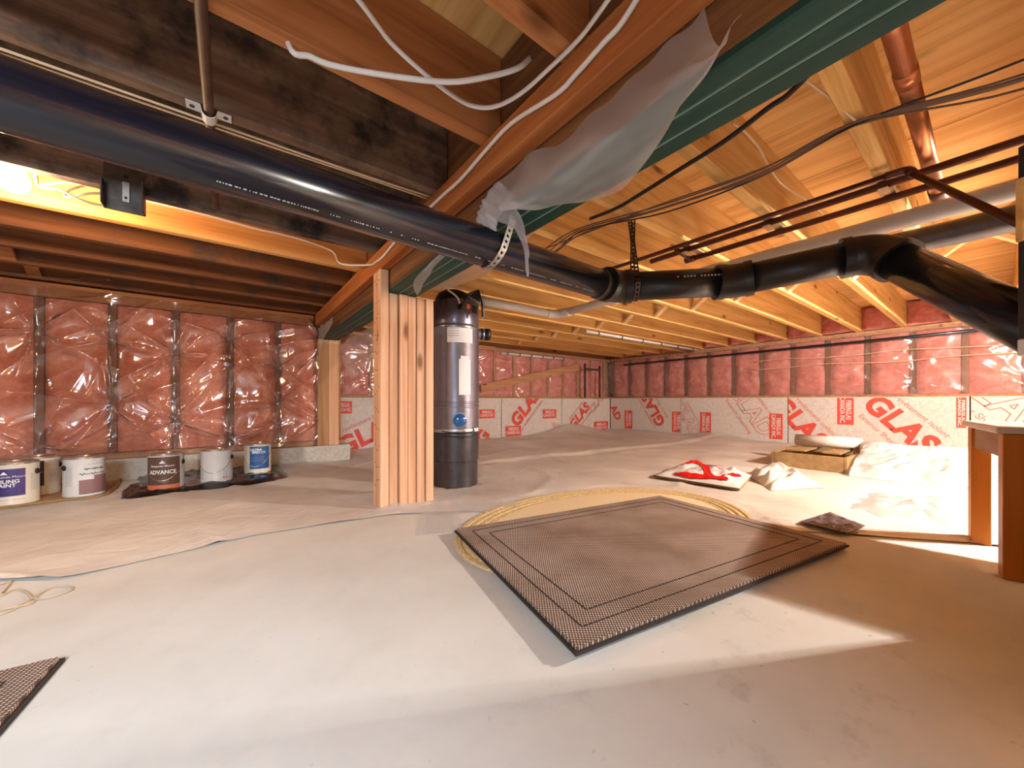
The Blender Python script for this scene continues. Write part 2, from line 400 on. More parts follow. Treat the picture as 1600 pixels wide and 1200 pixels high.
# plywood panels of the subfloor
px_ = [X0-.1, -1.75, -.53, .69, 1.91, 3.13, 4.35, XR+.3]
k = 0
for i in range(len(px_)-1):
    ys = [Y0-.1, -1.35+(.61 if i % 2 else 0), .27+(.61 if i % 2 else 0), 1.9+(.61 if i % 2 else 0), YF+.3]
    for a, b in zip(ys, ys[1:]):
        board('plywood_panel', px_[i]+.002, px_[i+1]-.002, a+.002, b-.002, ZT, ZT+.018, M['ply'], ceil, .0015)
# joists
YJ = [.19+.3085*i for i in range(-9, 12)]
TH = .040
for i, y in enumerate(YJ):
    n = i-9   # n=0 is the joist carrying the cable bundle
    board('joist', .7145, XR+.1, y, y+TH, ZJ, ZT-.0005, M['joist_r'], ceil)
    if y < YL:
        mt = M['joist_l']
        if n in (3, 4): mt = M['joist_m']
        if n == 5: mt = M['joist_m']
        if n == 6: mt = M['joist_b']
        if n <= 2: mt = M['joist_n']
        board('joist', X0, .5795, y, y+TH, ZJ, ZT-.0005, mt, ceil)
# cross bridging struts
def strut(x, ya, yb, za, zb, mat=None):
    bm = bmesh.new(); bx(bm, -.026, .026, 0, 1, -.009, .009)
    d = Vector((0, yb-ya, zb-za)); L = d.length; a = math.atan2(zb-za, yb-ya)
    for v in bm.verts:
        y, z = v.co.y*L, v.co.z
        v.co = Vector((x+v.co.x, ya+y*math.cos(a)-z*math.sin(a), za+y*math.sin(a)+z*math.cos(a)))
    obj('bridging_strut', bm, mat or M['strut'], ceil)
for i in range(len(YJ)-1):
    a, b = YJ[i]+TH, YJ[i+1]
    if b > -.7:
        strut(2.79, a, b, ZJ+.012, ZT-.012); strut(2.835, a, b, ZT-.012, ZJ+.012)
    if -.5 < b < YL:
        strut(-.92, a, b, ZJ+.012, ZT-.012, M['joist_n']); strut(-.875, a, b, ZT-.012, ZJ+.012, M['joist_n'])
# solid walls behind everything
wr = board('wall_right', XR+.10, XR+.2, Y0, YF+.1, 0, ZT, M['plate'], None, 0); tag(wr, kind='structure')
wf = board('wall_back', .0, XR+.1, YF+.10, YF+.2, 0, ZT, M['plate'], None, 0); tag(wf, kind='structure')
wl = board('wall_left', X0, .76, YL+.10, YL+.16, .136, ZT, M['plate'], None, 0); tag(wl, kind='structure')
ws = board('wall_side', X0-.1, X0, Y0, YL+.2, 0, ZT, M['plate'], None, 0); tag(ws, kind='structure')
wn = board('wall_near', X0, XR+.1, Y0-.1, Y0, 0, ZT, M['plate'], None, 0); tag(wn, kind='structure')

def batt(parent, axis, plane, u0, u1, z0, z1, mat, seed, depth=.035):
    """pillow shaped batt facing the room; axis 'X': spans X at Y=plane (faces -Y); 'Y': spans Y at X=plane (faces -X)"""
    def fn(a, b):
        u = u0+(u1-u0)*a; z = z0+(z1-z0)*b
        e = min(a, 1-a, .25)*4; e2 = min(b, 1-b, .12)/.12
        o = depth*(.25+.75*math.sin(e*PI/2)*min(1, .3+e2)) + .016*noise.noise(Vector((u*9, z*9, seed)))+.008*noise.noise(Vector((u*25, z*25, seed)))
        return (u, plane-o, z) if axis == 'X' else (plane-o, u, z)
    gridmesh('insulation_batt', fn, 12, 20, mat, parent)
def film_fn(axis, plane, u0, u1, z0, z1, studs, staples, base, fan, billow, nfold):
    def fn(a, b):
        u = u0+(u1-u0)*a; z = z0+(z1-z0)*b
        ds = min(abs(u-s) for s in studs)
        o = base + billow*min(1, ds/.10)*min(1, min(b, 1-b)/.10)
        for (su, sz, ph) in staples:
            dx, dz = u-su, z-sz; r = math.hypot(dx, dz)
            if r > .65: continue
            th = math.atan2(dz, dx)
            wv = (1-abs(math.sin(nfold*th*.5+ph)))**2.5
            o += fan*math.exp(-r/.30)*min(1, r/.03)*wv
            o -= billow*.7*math.exp(-(r/.05)**2)
        # long slack diagonal folds
        q = u*.85-z*1.0+.05*noise.noise(Vector((u*3, z*3, 2)))
        o += .011*(1-abs(math.sin(q*13+3*noise.noise(Vector((u*1.5, z*1.5, 9))))))**3
        o += .010*noise.noise(Vector((u*5, z*5, 4.2)))
        return (u, plane-o, z) if axis == 'X' else (plane-o, u, z)
    return fn
# ---- left pony wall on its concrete curb
board('trim_1', X0, .80, YL-.055, YL+.16, 0, .134, M['conc'], None, .004)['kind'] = 'structure'
SL = [.58-.2925*i for i in range(0, 13)]
board('top_plate', X0, .535, YL+.0, YL+.10, ZJ-.085, ZJ-.001, M['joist_n'], wl)
board('bottom_plate', X0, .76, YL, YL+.10, .136, .172, M['plate'], wl)
for i, x in enumerate(SL[1:]):
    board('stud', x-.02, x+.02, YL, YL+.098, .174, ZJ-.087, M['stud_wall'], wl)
for i in range(len(SL)-1):
    batt(wl, 'X', YL+.03, SL[i+1]+.021, SL[i]-.021, .176, ZJ-.09, M['pink_bulb_lit'], i*3.1, .055)
st = []
for i, x in enumerate(SL[:10]):
    st += [(x, .36+.14*math.sin(i*2.1), i*1.3), (x, .86+.16*math.sin(i*2.9+1), i*.7+1)]
gridmesh('plastic_film', film_fn('X', YL-.008, -1.75, .56, .15, ZJ-.03, SL, st, .006, .060, .034, 5), 440, 200, M['film'], wl)
# end studs carrying the beam at the end of the pony wall
ep = thing('end_post', 'doubled wood post holding up the far end of the green beam, on the concrete curb', 'post', (.65, 3.33, .134))
board('stud', .555, .635, YL-.045, YL+.095, .1345, .999, M['stud_dark'], ep)
board('stud', .637, .715, YL-.040, YL+.095, .1345, .999, M['stud'], ep)
# ---- far wall and right wall: studs, batts, plates, film, lettered boards
SX = [XR-.15-.3085*i for i in range(0, 15)]
SY = [1.374+.3045*i for i in range(-13, 9)]
board('top_plate', .0, XR+.1, YF-.0, YF+.095, ZJ-.05, ZJ-.001, M['plate'], wf)
board('top_plate', XR, XR+.095, Y0, YF, ZJ-.05, ZJ-.001, M['plate'], wr)
board('sill_plate', .0, XR, YF-.03, YF+.095, .535, .56, M['plate'], wf)
board('sill_plate', XR-.03, XR+.095, Y0, YF-.03, .535, .56, M['plate'], wr)
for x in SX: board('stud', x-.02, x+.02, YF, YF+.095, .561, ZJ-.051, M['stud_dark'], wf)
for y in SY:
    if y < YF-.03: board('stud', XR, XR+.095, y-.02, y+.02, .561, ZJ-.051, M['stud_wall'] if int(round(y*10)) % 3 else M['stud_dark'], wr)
for i in range(len(SX)-1): batt(wf, 'X', YF+.025, SX[i+1]+.021, SX[i]-.021, .562, ZJ-.053, M['pink'], i+40.5, .03)
for i in range(len(SY)-1):
    if SY[i+1] < YF+.1: batt(wr, 'Y', XR+.025, SY[i]+.021, min(SY[i+1]-.021, YF-.01), .562, ZJ-.053, M['pink'], i+80.5, .03)
for i in range(len(YJ)-1):     # batts tucked between the joist ends above the plate
    a, b = YJ[i]+TH+.002, YJ[i+1]-.002
    if b > -.9: batt(wr, 'Y', XR-.02+.04*random.random(), a, b, ZJ+.002, ZT-.01, M['pink'], i+7.7, .05)
st = [(x, z, x*7) for x in SX[::2] for z in (.7, 1.0)]
gridmesh('plastic_film', film_fn('X', YF-.012, .3, XR-.03, .555, ZJ-.02, SX, st, .006, .022, .012, 9), 260, 50, M['film2'], wf)
st = [(y, z, y*7) for y in SY[::2] for z in (.68, 1.02)]
gridmesh('plastic_film', film_fn('Y', XR-.012, -1.6, YF-.03, .555, ZJ-.02, SY, st, .006, .018, .012, 9), 300, 50, M['film2'], wr)
BT, BH = .045, .533            # thickness and height of the insulation boards
seam_x = [.31, 1.54, 2.76, 3.845, XR-BT]
seam_y = [-2.32, -1.10, .13, 1.409, 2.645, YF-BT]
boards_far, boards_right = [], []
for a, b in zip(seam_x, seam_x[1:]):
    boards_far.append((a, b, board('insulation_board', a+.004, b-.004, YF-BT+.012*random.random()*.4, YF-.001, .002, BH, M['board'], wf, .003)))
for a, b in zip(seam_y, seam_y[1:]):
    boards_right.append((a, b, board('insulation_board', XR-BT, XR-.001, a+.004, b-.004, .002, BH+.004, M['board'], wr, .003)))
def to_wall(side, bm, cu, cz, ang, name, mat, lift=.0012, clip=None):
    """put flat lettering on a board, cut at the board's edges; u runs to the right as seen from the room"""
    p0 = YF-BT if side == 'far' else XR-BT
    bs_ = boards_far if side == 'far' else boards_right
    pick = [b for b in bs_ if b[0] <= (cu if side == 'far' else -cu) <= b[1]]
    if not pick: bm.free(); return
    lo, hi, par = pick[0]
    if clip: lo, hi = clip
    ul, uh = (lo+.005, hi-.005) if side == 'far' else (-hi+.005, -lo-.005)
    c, s = math.cos(ang), math.sin(ang)
    for v in bm.verts:
        x, y = v.co.x, v.co.y; v.co = Vector((cu+x*c-y*s, cz+x*s+y*c, 0))
    for co, no in (((ul, 0, 0), (-1, 0, 0)), ((uh, 0, 0), (1, 0, 0)), ((0, BH-.004, 0), (0, 1, 0)), ((0, .01, 0), (0, -1, 0))):
        bmesh.ops.bisect_plane(bm, geom=bm.verts[:]+bm.edges[:]+bm.faces[:], plane_co=co, plane_no=no, clear_outer=True)
    for v in bm.verts:
        u, z = v.co.x, v.co.y
        v.co = Vector((u, p0-lift, z)) if side == 'far' else Vector((p0-lift, -u, z))
    if not bm.faces: bm.free(); return
    # the wall > board > lettering
    obj(name, bm, mat, par)
def wpos(side, px, py):
    p = ONY(px, py, YF-BT) if side == 'far' else ONX(px, py, XR-BT)
    return (p.x if side == 'far' else -p.y), p.z
def stamp(side, px0, py0, px1, py1, vertical):
    (ua, za), (ub, zb) = wpos(side, px0, py0), wpos(side, px1, py1)
    cu, cz = (ua+ub)/2, (za+zb)/2; wd, ht = abs(ub-ua), abs(za-zb)
    ang = -PI/2 if vertical else 0
    L, H_ = (ht, wd) if vertical else (wd, ht)
    bm = bmesh.new(); vs = [bm.verts.new(p) for p in ((-L/2, -H_/2, 0), (L/2, -H_/2, 0), (L/2, H_/2, 0), (-L/2, H_/2, 0))]; bm.faces.new(vs)
    to_wall(side, bm, cu, cz, ang, 'red_stamp', M['red'], .0012)
    sx = 1.0
    bt_ = textbm('FIBERGLAS\nCANADA INC.', H_*.44, bold=H_*.006)
    w_ = max(v.co.x for v in bt_.verts)-min(v.co.x for v in bt_.verts)
    sx = L*.9/w_
    for v in bt_.verts: v.co.x *= sx
    to_wall(side, bt_, cu, cz, ang, 'stamp_lettering', M['white_ink'], .0024)
for a in (('far', 523, 627, 550, 646, 0), ('far', 749, 640, 773, 653, 0), ('far', 790, 666, 814, 680, 0), ('far', 848, 640, 869, 653, 0),
          ('far', 928, 659, 950, 672, 0), ('right', 976, 641, 988, 670, 1), ('right', 1050, 643, 1065, 676, 1), ('right', 1094, 644, 1111, 679, 1),
          ('right', 1202, 646, 1223, 687, 1), ('right', 1308, 618, 1334, 664, 1), ('right', 1494, 616, 1510, 669, 1)): stamp(*a)
def big(side, px, py, s, size, ang, solid=True, side_text=None, clip=None):
    u, z = wpos(side, px, py); a = math.radians(ang)
    if solid: bm = textbm(s, size, bold=size*.045, space=1.08)
    else: bm = textbm(s, size, outline=.0035, bold=size*.03, space=1.08)
    to_wall(side, bm, u, z, a, 'board_lettering', M['red'] if solid else M['red_thin'], .0030, clip)
    if side_text:
        for t, off in side_text:
            b2 = textbm(t, size*.26); du, dz = -math.sin(a)*off*size, math.cos(a)*off*size
            to_wall(side, b2, u+du, z+dz, a, 'board_lettering', M['red_thin'], .0018, clip)
FT = (('Le revêtement isolant', .62), ('Exterior Sheathing', -.62))
big('far', 575, 680, 'GLAS', .24, 24, True, ((FT[0][0], .62),))
big('far', 822, 637, 'GLAS', .24, 46, True, ((FT[0][0], -.60),))
big('far', 755, 683, 'G', .22, 60)
big('far', 906, 650, 'GLAS', .20, 42, True, ((FT[0][0], -.6), (FT[1][0], .6)))
big('far', 934, 628, 'CLAD', .17, 42, False)
big('far', 862, 676, 'GLA', .17, 50, False)
big('right', 1021, 640, 'GLAS', .21, 122, True, ((FT[0][0], .6), (FT[1][0], -.6)))
big('right', 962, 645, 'AD', .17, -60, True)
big('right', 1172, 640, 'CLAD', .25, -56, False, ((FT[0][0], .62), (FT[1][0], -.62)))
big('right', 1074, 655, 'CLAD', .19, -60, False, ((FT[0][0], .6),))
big('right', 1248, 660, 'GLAS', .25, -50, True, ((FT[0][0], .62),))
big('right', 1404, 662, 'GLAS', .24, -48, True, ((FT[0][0], .66), (FT[1][0], -.62)))
big('right', 1566, 628, 'CLAD', .27, -48, False, ((FT[1][0], -.62),))

# ================================================================== BEAM AND POST
beam = thing('support_beam', 'long three-ply wood beam with dark green underside crossing over the post', 'beam', (.647, 1.0, 1.0))
W3 = .1345/3
for i in range(3):
    x0 = .58+W3*i
    bm = bmesh.new(); bx(bm, x0+.0012, x0+W3-.0012, -2.4, YL+.06, 1.0, 1.423, .004)
    o = obj('beam_ply', bm, [M['beam_side'], M['green']], beam)
    for p in o.data.polygons:
        if p.normal.z < -.3 : p.material_index = 1
    bm = bmesh.new(); bx(bm, x0+.0008, x0+W3-.0008, -2.4, YL-.05, .9995, 1.018, .0035)
    obj('green_edge', bm, M['green'], beam)
bm = bmesh.new()
for x in (.58+W3, .58+2*W3): bx(bm, x-.0008, x+.0008, -2.4, YL-.06, .9988, 1.004)
tag(obj('pale_joint', bm, plain('pale glue line', (.26, .36, .28), .6), beam), 'pale line between the green plies')
led = thing('ledger_strip', 'orange-brown wood ledger strip nailed along the left face of the beam', 'ledger', (.557, .8, 1.1))
board('ledger_board', .536, .5795, -2.4, 1.15, 1.10, ZJ-.0008, M['ledger'], led, .003)
board('ledger_board', .536, .5795, 1.152, YL-.06, 1.10, ZJ-.0008, M['ledger'], led, .003)
post = thing('built_up_post', 'thick wood post of six upright studs standing under the green beam', 'post', (.667, 1.738, 0))
for i in range(6):
    x0 = .536+.044*i
    bm = bmesh.new(); bx(bm, x0+.001, x0+.0405, 1.688+(.006*math.sin(i*2.3) if i else 0), 1.788, .0015, 1.0995 if i == 0 else (.998), .003)
    obj('stud', bm, M['stud'], post)
bm = bmesh.new()
for z in [.12+.085*i for i in range(12)]:
    for y in (1.71, 1.735, 1.76):
        yy = y+random.uniform(-.006, .006); zz = z+random.uniform(-.02, .02)
        bx(bm, .5352, .5375, yy-.0022, yy+.0022, zz-.0022, zz+.0022)
tag(obj('nail_heads', bm, M['steel_dark'], post), kind='stuff')

# ================================================================== CENTRAL VACUUM
VX, VY = 1.066, 1.953
vac = thing('central_vacuum', 'tall grey metal canister vacuum with dark bin, standing right of the post', 'vacuum', (VX, VY, .004))
vc = (VX, VY, .004)
turned('dust_bin', [(.125, 0), (.131, .006), (.132, .146), (.137, .150), (.138, .310), (.133, .314)], M['bin'], vac, 48, vc)
turned('body', [(.136, .335), (.138, .337), (.138, .455), (.1405, .458), (.1405, .466), (.138, .469), (.138, .478), (.1405, .481), (.1405, .487), (.138, .49),
                (.138, .905), (.141, .910), (.142, .918), (.141, .927), (.138, .932)], M['can_vac2'], vac, 48, vc)
turned('motor_housing', [(.137, .932), (.138, .936), (.138, 1.062), (.134, 1.072), (.11, 1.078)], M['can_vac'], vac, 48, vc)
turned('motor_cap', [(.108, 1.078), (.105, 1.10), (.09, 1.127), (.06, 1.145), (.02, 1.152)], M['black'], vac, 32, (VX-.01, VY+.01, .004))
turned('clamp_ring', [(.138, .314), (.1425, .316), (.1435, .325), (.1425, .334), (.138, .336)], M['steel'], vac, 48, vc)
def around(name, pts_fn, mat, parent, th=.0012, cz=0, r=.1383, n=10, cx=VX, cy=VY):
    pass
VA = math.atan2(-VY, -VX)            # direction from the canister to the camera
def patch(name, cx, cy, r, a0, a1, z0, z1, mat, parent, n=10, lift=.0008):
    """thin curved label on a cylinder; a grows to the right as seen from the camera"""
    bm = bmesh.new(); rows = []
    base = math.atan2(-cy, -cx)
    for i in range(n+1):
        a = base+a0+(a1-a0)*i/n
        rows.append([bm.verts.new((cx+(r+lift)*math.cos(a), cy+(r+lift)*math.sin(a), z)) for z in (z0, z1)])
    for p, q in zip(rows, rows[1:]): bm.faces.new((p[0], q[0], q[1], p[1]))
    return obj(name, bm, mat, parent, True)
def bend(name, bm, cx, cy, r, a, z, mat, parent, lift=.0016):
    base = math.atan2(-cy, -cx)
    for v in bm.verts:
        aa = base+a+v.co.x/r; v.co = Vector((cx+(r+lift)*math.cos(aa), cy+(r+lift)*math.sin(aa), z+v.co.y))
    return obj(name, bm, mat, parent)
r = .138
def va(px): return math.asin(max(-1, min(1, (px-712.5)/37.0)))
def vz(py): return .5+(626-py)/576*2.075
patch('rating_label', VX, VY, r, va(700), va(738), vz(535), vz(509), M['paper'], vac)
bm = bmesh.new()
for i, yy in enumerate((.026, .012, -.002, -.016)):
    for j in range(6):
        x = -.058+j*.011+(.002*(i % 2)); bx(bm, x, x+.008, yy, yy+.003, 0, .0001)
tag(bend('label_print', bm, VX, VY, r, va(716), vz(521), M['grey_ink'], vac), kind='stuff')
patch('notice_label', VX, VY, r, va(717.5), va(735), vz(617), vz(561), M['paper'], vac)
patch('notice_label', VX, VY, r, va(720), va(733), vz(561), vz(556), M['paper'], vac)
patch('side_label', VX, VY, r, va(676.2), va(680), vz(596), vz(543), M['lab_blue'], vac)
bmt = bmesh.new()
for i in range(5): bx(bmt, -.05, -.0, -.026+i*.013, -.022+i*.013, 0, .0001)
tag(bend('vent_slots', bmt, VX, VY, r, va(700), vz(472), M['black'], vac), kind='stuff')
patch('round_sticker', VX, VY, r, va(729), va(734), vz(481), vz(474), M['lab_orange'], vac)
patch('switch_plate', VX, VY, r, va(737), va(746.5), vz(486), vz(474), M['black'], vac)
# blue sight glass
ga = VA+va(718.5); gd = Vector((math.cos(ga), math.sin(ga), 0)); gc = Vector((VX, VY, vz(656.5)))+gd*.136
def disc(bm, c, n, r0, h, seg=24, dome=0):
    n = n.normalized(); u = n.cross(Vector((0, 0, 1))).normalized() if abs(n.z) < .9 else Vector((1, 0, 0)); v = n.cross(u)
    rs = []
    for rr, hh in ((r0, 0), (r0, h*.6), (r0*.9, h), (r0*.5, h+dome*.8), (r0*.05, h+dome)):
        rs.append([bm.verts.new(c+n*hh+(u*math.cos(2*PI*k/seg)+v*math.sin(2*PI*k/seg))*rr) for k in range(seg)])
    for a, b in zip(rs, rs[1:]):
        for k in range(seg): bm.faces.new((a[k], a[(k+1) % seg], b[(k+1) % seg], b[k]))
    bm.faces.new(rs[-1])
bm = bmesh.new(); disc(bm, gc, gd, .043, .010); g1 = obj('sight_ring', bm, M['rim_blue'], vac, True)
bm = bmesh.new(); disc(bm, gc+gd*.010, gd, .037, .006, 24, .008); obj('blue_lens', bm, M['blue_lens'], g1, True)
# bin latch wire and bracket
tube('latch_wire', [P(x, y, 2.055) for x, y in ((690, 681), (715, 683), (736, 682), (741, 678), (739, 668), (737, 675), (708, 676), (690, 674))], .0028, M['black'], vac, 6, 4)
patch('latch_plate', VX, VY, .143, va(737), va(746.5), vz(675), vz(670), M['paper'], vac)
# outlet stub with rings, pointing right
oa = VA+1.72; od = Vector((math.cos(oa), math.sin(oa), 0)); oc = Vector((VX, VY, .004+.90))
st_ = oc+od*.12
tube('outlet_stub', [st_, st_+od*.075], .030, M['steel'], vac, 20)
tube('outlet_ring', [st_+od*.03, st_+od*.045], .036, M['black'], vac, 20)
tube('outlet_ring', [st_+od*.058, st_+od*.088], .037, M['black'], vac, 20)
tube('hanging_strap', [P(x, y, 2.06) for x, y in ((720, 484), (727, 470), (733, 459), (748, 453), (753, 474), (754, 495))], .006, M['black'], vac, 6)
bm = bmesh.new()
vs = [bm.verts.new(P(x, y, d)) for d in (2.06, 2.08) for x, y in ((732, 462), (749, 453), (750, 472))]
bm.faces.new(vs[:3]); bm.faces.new(vs[3:][::-1])
for i in range(3): bm.faces.new((vs[i], vs[(i+1) % 3], vs[3+(i+1) % 3], vs[3+i]))
obj('strap_plate', bm, M['black'], vac)
board_c = P(718, 479, 2.07)
bm = bmesh.new(); bx(bm, board_c.x-.012, board_c.x+.012, board_c.y-.01, board_c.y+.01, board_c.z-.018, board_c.z+.018, .004); obj('strap_clip', bm, M['black'], vac)
rope = [P(x, y, 2.03) for x, y in ((701, 437), (703, 449), (700, 453), (706, 457), (712, 462), (716, 467), (718, 474))]
tag(tube('white_rope', rope, .0045, M['cable_white'], None, 8, 4), 'knotted white rope tied from the beam to the grey vacuum top', 'rope')
ch = thing('brass_chain', 'thin dull chain hanging beside the vacuum top on its right', 'chain', P(754, 480, 2.2))
cp = smoothed([P(x, y, 2.2) for x, y in ((752, 451), (755, 463), (756, 475), (757, 486), (754, 496))], 3)
for i, (a, b) in enumerate(zip(cp, cp[1:])):
    m_ = (a+b)/2; t = (b-a).normalized(); sd = R if i % 2 else F
    tube('chain_link', [m_+t*.011*math.cos(q)+sd*.006*math.sin(q) for q in [2*PI*k/10 for k in range(11)]], .0018, M['steel'], ch, 5)

# white vacuum pipe: along the joists then an elbow and back towards the lens
PZ = 1.112
vp = thing('white_vacuum_pipe', 'white plastic pipe with an elbow running below the joists behind the black drain', 'pipe', (1.82, 1.87, PZ))
tube('pipe_section', [(1.12, 1.90, PZ-.006), (1.76, 1.885, PZ-.004)], .0255, M['pvc'], vp, 18)
tube('elbow_fitting', smoothed([(1.74, 1.886, PZ-.004), (1.80, 1.88, PZ-.003), (1.835, 1.84, PZ-.003), (1.84, 1.76, PZ-.002)], 5), .0295, M['pvc'], vp, 18)
tube('pipe_section', [(1.84, 1.77, PZ-.002), (1.82, .9, PZ)], .0255, M['pvc'], vp, 18)
tube('coupling', [(1.838, 1.42, PZ-.001), (1.836, 1.35, PZ-.001)], .030, M['pvc'], vp, 18)
tube('coupling', [(1.819, .86, PZ), (1.817, .77, PZ)], .0335, M['pvc'], vp, 18)
tube('pipe_section', [(1.82, .88, PZ), (1.80, -1.9, PZ+.005)], .030, M['pvc'], vp, 18)

# ================================================================== BLACK DRAIN PIPE
dr = thing('black_drain_pipe', 'big glossy black drain pipe crossing the room under the beam, with elbows', 'pipe', (.6, .845, .92))
RP = .0495
A0, A1 = Vector((-2.9, .845, .968)), Vector((1.075, .850, .9125))
E1 = Vector((1.110, .838, .912)); B1 = Vector((1.395, .555, .915)); C1 = Vector((1.533, .214, .945)); D1 = Vector((1.352, -.025, .679))
tube('pipe_section', [A0, A1], RP, M['abs'], dr, 40)
def lerp(a, b, t): return a+(b-a)*t
dAB = (A1-A0).normalized(); dB = (B1-E1).normalized(); dC = (C1-B1).normalized(); dD = (D1-C1).normalized()
def elbow(c, din, dout, l=.055, rr=.0565):
    a = c-din*l; b = c+dout*l
    bm = bmesh.new(); pts = [a+(c-a)*2*t*(1-t)+(b-a)*t*t for t in [k/8 for k in range(9)]]
    sweep(bm, pts, rr, 36); e = obj('elbow_fitting', bm, M['fitting'], dr, True)
    e.data.set_sharp_from_angle(angle=math.radians(40))
    for p, d in ((a, din), (b, dout)):
        tube('collar', [p-d*.012, p+d*.012], rr+.003, M['fitting'], e, 36).data.set_sharp_from_angle(angle=math.radians(40))
elbow(E1, dAB, dB, .045)
tube('pipe_section', [E1+dB*.03, B1-dB*.02], RP, M['fitting'], dr, 36)
elbow(B1, dB, dC, .045)
tube('pipe_section', [B1+dC*.03, C1-dC*.02], RP, M['fitting'], dr, 36)
elbow(C1, dC, dD, .07, .0575)
D2 = C1+dD*.64
tube('pipe_section', [C1+dD*.04, D2], RP, M['abs'], dr, 40)
elbow(D2, dD, Vector((0, 0, -1)), .06)
tube('pipe_section', [D2+Vector((0, 0, -.04)), Vector((D2.x, D2.y, .002))], RP, M['abs'], dr, 30)
tag(tube('clamp_band', [A1-dAB*.045, A1-dAB*.020], RP+.0035, M['steel_dark'], dr, 36), 'grey metal band')
# printed line along the pipe: rows of tiny raised marks
bm = bmesh.new(); rnd = random.Random(3)
x = -.02
while x < .98:
    L = rnd.choice((.0015, .002, .003, .005))
    if rnd.random() < .08: x += .02
    c = A0+dAB*((x-A0.x)/dAB.x)
    for q in (0, 1):
        pass
    a = math.radians(-118)
    vv = []
    for aa in (a-.026, a+.026):
        for xx in (0, L):
            vv.append(bm.verts.new(c+dAB*xx+Vector((0, math.cos(aa), math.sin(aa)))*(RP+.0006)))
    bm.faces.new((vv[0], vv[1], vv[3], vv[2]))
    x += L+rnd.choice((.0015, .002, .004))
for x in [k*.011 for k in range(14)]:
    if rnd.random() < .25: continue
    c = E1+dB*(.20+x); nn = dB.cross(Vector((0, 0, 1))).normalized(); nn = nn if nn.dot(c) < 0 else -nn
    vv = []
    for aa in (.18, .30):
        for xx in (0, .006): vv.append(bm.verts.new(c+dB*xx+(nn*math.cos(aa)+Vector((0, 0, 1))*math.sin(aa))*(RP+.0008)))
    bm.faces.new((vv[0], vv[1], vv[3], vv[2]))
tag(obj('printed_line', bm, M['print'], dr), kind='stuff')

# perforated hanger straps
def strap(name, path, wdir, parent=None, w_=.019, mat=None):
    """perforated metal strip: a row of flat rings along the path"""
    pts = [Vector(p) for p in path]; L = [0]
    for a, b in zip(pts, pts[1:]): L.append(L[-1]+(b-a).length)
    def at(s):
        for i in range(len(pts)-1):
            if s <= L[i+1]: 
                t = (s-L[i])/max(1e-9, L[i+1]-L[i]); return pts[i].lerp(pts[i+1], t), (pts[i+1]-pts[i]).normalized()
        return pts[-1], (pts[-1]-pts[-2]).normalized()
    bm = bmesh.new(); n = max(2, int(L[-1]/.0165)); ps = L[-1]/n
    for i in range(n):
        c, t = at((i+.5)*ps); wd = wdir(c) if callable(wdir) else wdir
        wd = (wd-t*wd.dot(t)).normalized(); nn = t.cross(wd)*.0008
        ro, ri = [], []
        for k in range(12):
            a = 2*PI*k/12+PI/12; ca, sa = math.cos(a), math.sin(a)
            sq = 1/max(abs(ca), abs(sa)); 
            ro.append((t*ca*ps/2*sq*.999+wd*sa*w_/2*sq*(1 if abs(ca) < .8 else .62), t*ca*.0045+wd*sa*.0045))
        for sgn in (1, -1):
            vo = [bm.verts.new(c+o+nn*sgn) for o, _ in ro]; vi = [bm.verts.new(c+q+nn*sgn) for _, q in ro]
            for k in range(12): bm.faces.new((vo[k], vo[(k+1) % 12], vi[(k+1) % 12], vi[k]))
    return obj(name, bm, mat or M['steel'], parent)
def loop(c, ax, rr, a0, a1, n=18, shear=0):
    s_ = ax.cross(Vector((0, 0, 1))).normalized()
    return [c+(s_*math.cos(a)+Vector((0, 0, 1))*math.sin(a))*rr+ax*shear*(math.sin(a)) for a in [a0+(a1-a0)*k/n for k in range(n+1)]]
cA = A0+dAB*((.585-A0.x)/dAB.x)
pth = [Vector((.612, cA.y-RP-.004, .9990))]+loop(cA, dAB, RP+.003, 0, -PI, 16, .018)+[Vector((.56, cA.y+RP+.004, .9990))]
tag(strap('perforated_strap', pth, dAB), 'pale perforated metal strap holding the black pipe under the green beam', 'strap')
cB = E1+dB*.07
nB = dB.cross(Vector((0, 0, 1))).normalized()
top = Vector((1.205, .842, ZJ-.002))
pth = [top+dB*.0]+loop(cB+dB*.0, dB, RP+.003, 0, -PI, 16)+[top+dB*.012]
tag(strap('perforated_strap', pth, dB, None, .017, M['steel_dark']), 'perforated metal strap hanging from a joist around the black pipe elbow', 'strap')

# ================================================================== COPPER LINES
ZC = 1.166
c1 = thing('thin_copper_line', 'thinnest copper line under the right joists, bent down towards the dark panel', 'pipe', (1.55, .5, ZC))
bend_a = Vector((1.555, .156, ZC))
endp = P(1592, 349, .80)
tube('pipe_section', [(1.51, 1.158, ZC-.008), (1.548, .19, ZC)], .0085, M['copper_dark'], c1, 12)
tube('elbow_fitting', smoothed([Vector((1.548, .20, ZC)), bend_a, bend_a.lerp(endp, .08)], 5), .0115, M['copper_dark'], c1, 12)
tube('pipe_section', [bend_a.lerp(endp, .05), endp.lerp(bend_a, -.25)], .0085, M['copper_dark'], c1, 12)
c2 = thing('copper_water_line', 'dark copper water line, the upper of the two straight parallel lines on the right', 'pipe', (1.62, 0, ZC), 'pair of dark copper lines')
tube('pipe_section', [(1.62, -2.3, ZC), (1.60, 1.0, ZC)], .0112, M['copper_dark'], c2, 12)
c3 = thing('copper_water_line', 'dark copper water line, the lower of the two straight parallel lines on the right', 'pipe', (1.72, 0, ZC), 'pair of dark copper lines')
tube('pipe_section', [(1.735, -2.3, ZC), (1.722, .872, ZC)], .0112, M['copper_dark'], c3, 12)
tube('pipe_section', [(1.722, .872, ZC), (1.565, .855, ZC)], .0100, M['copper_dark'], c3, 12)
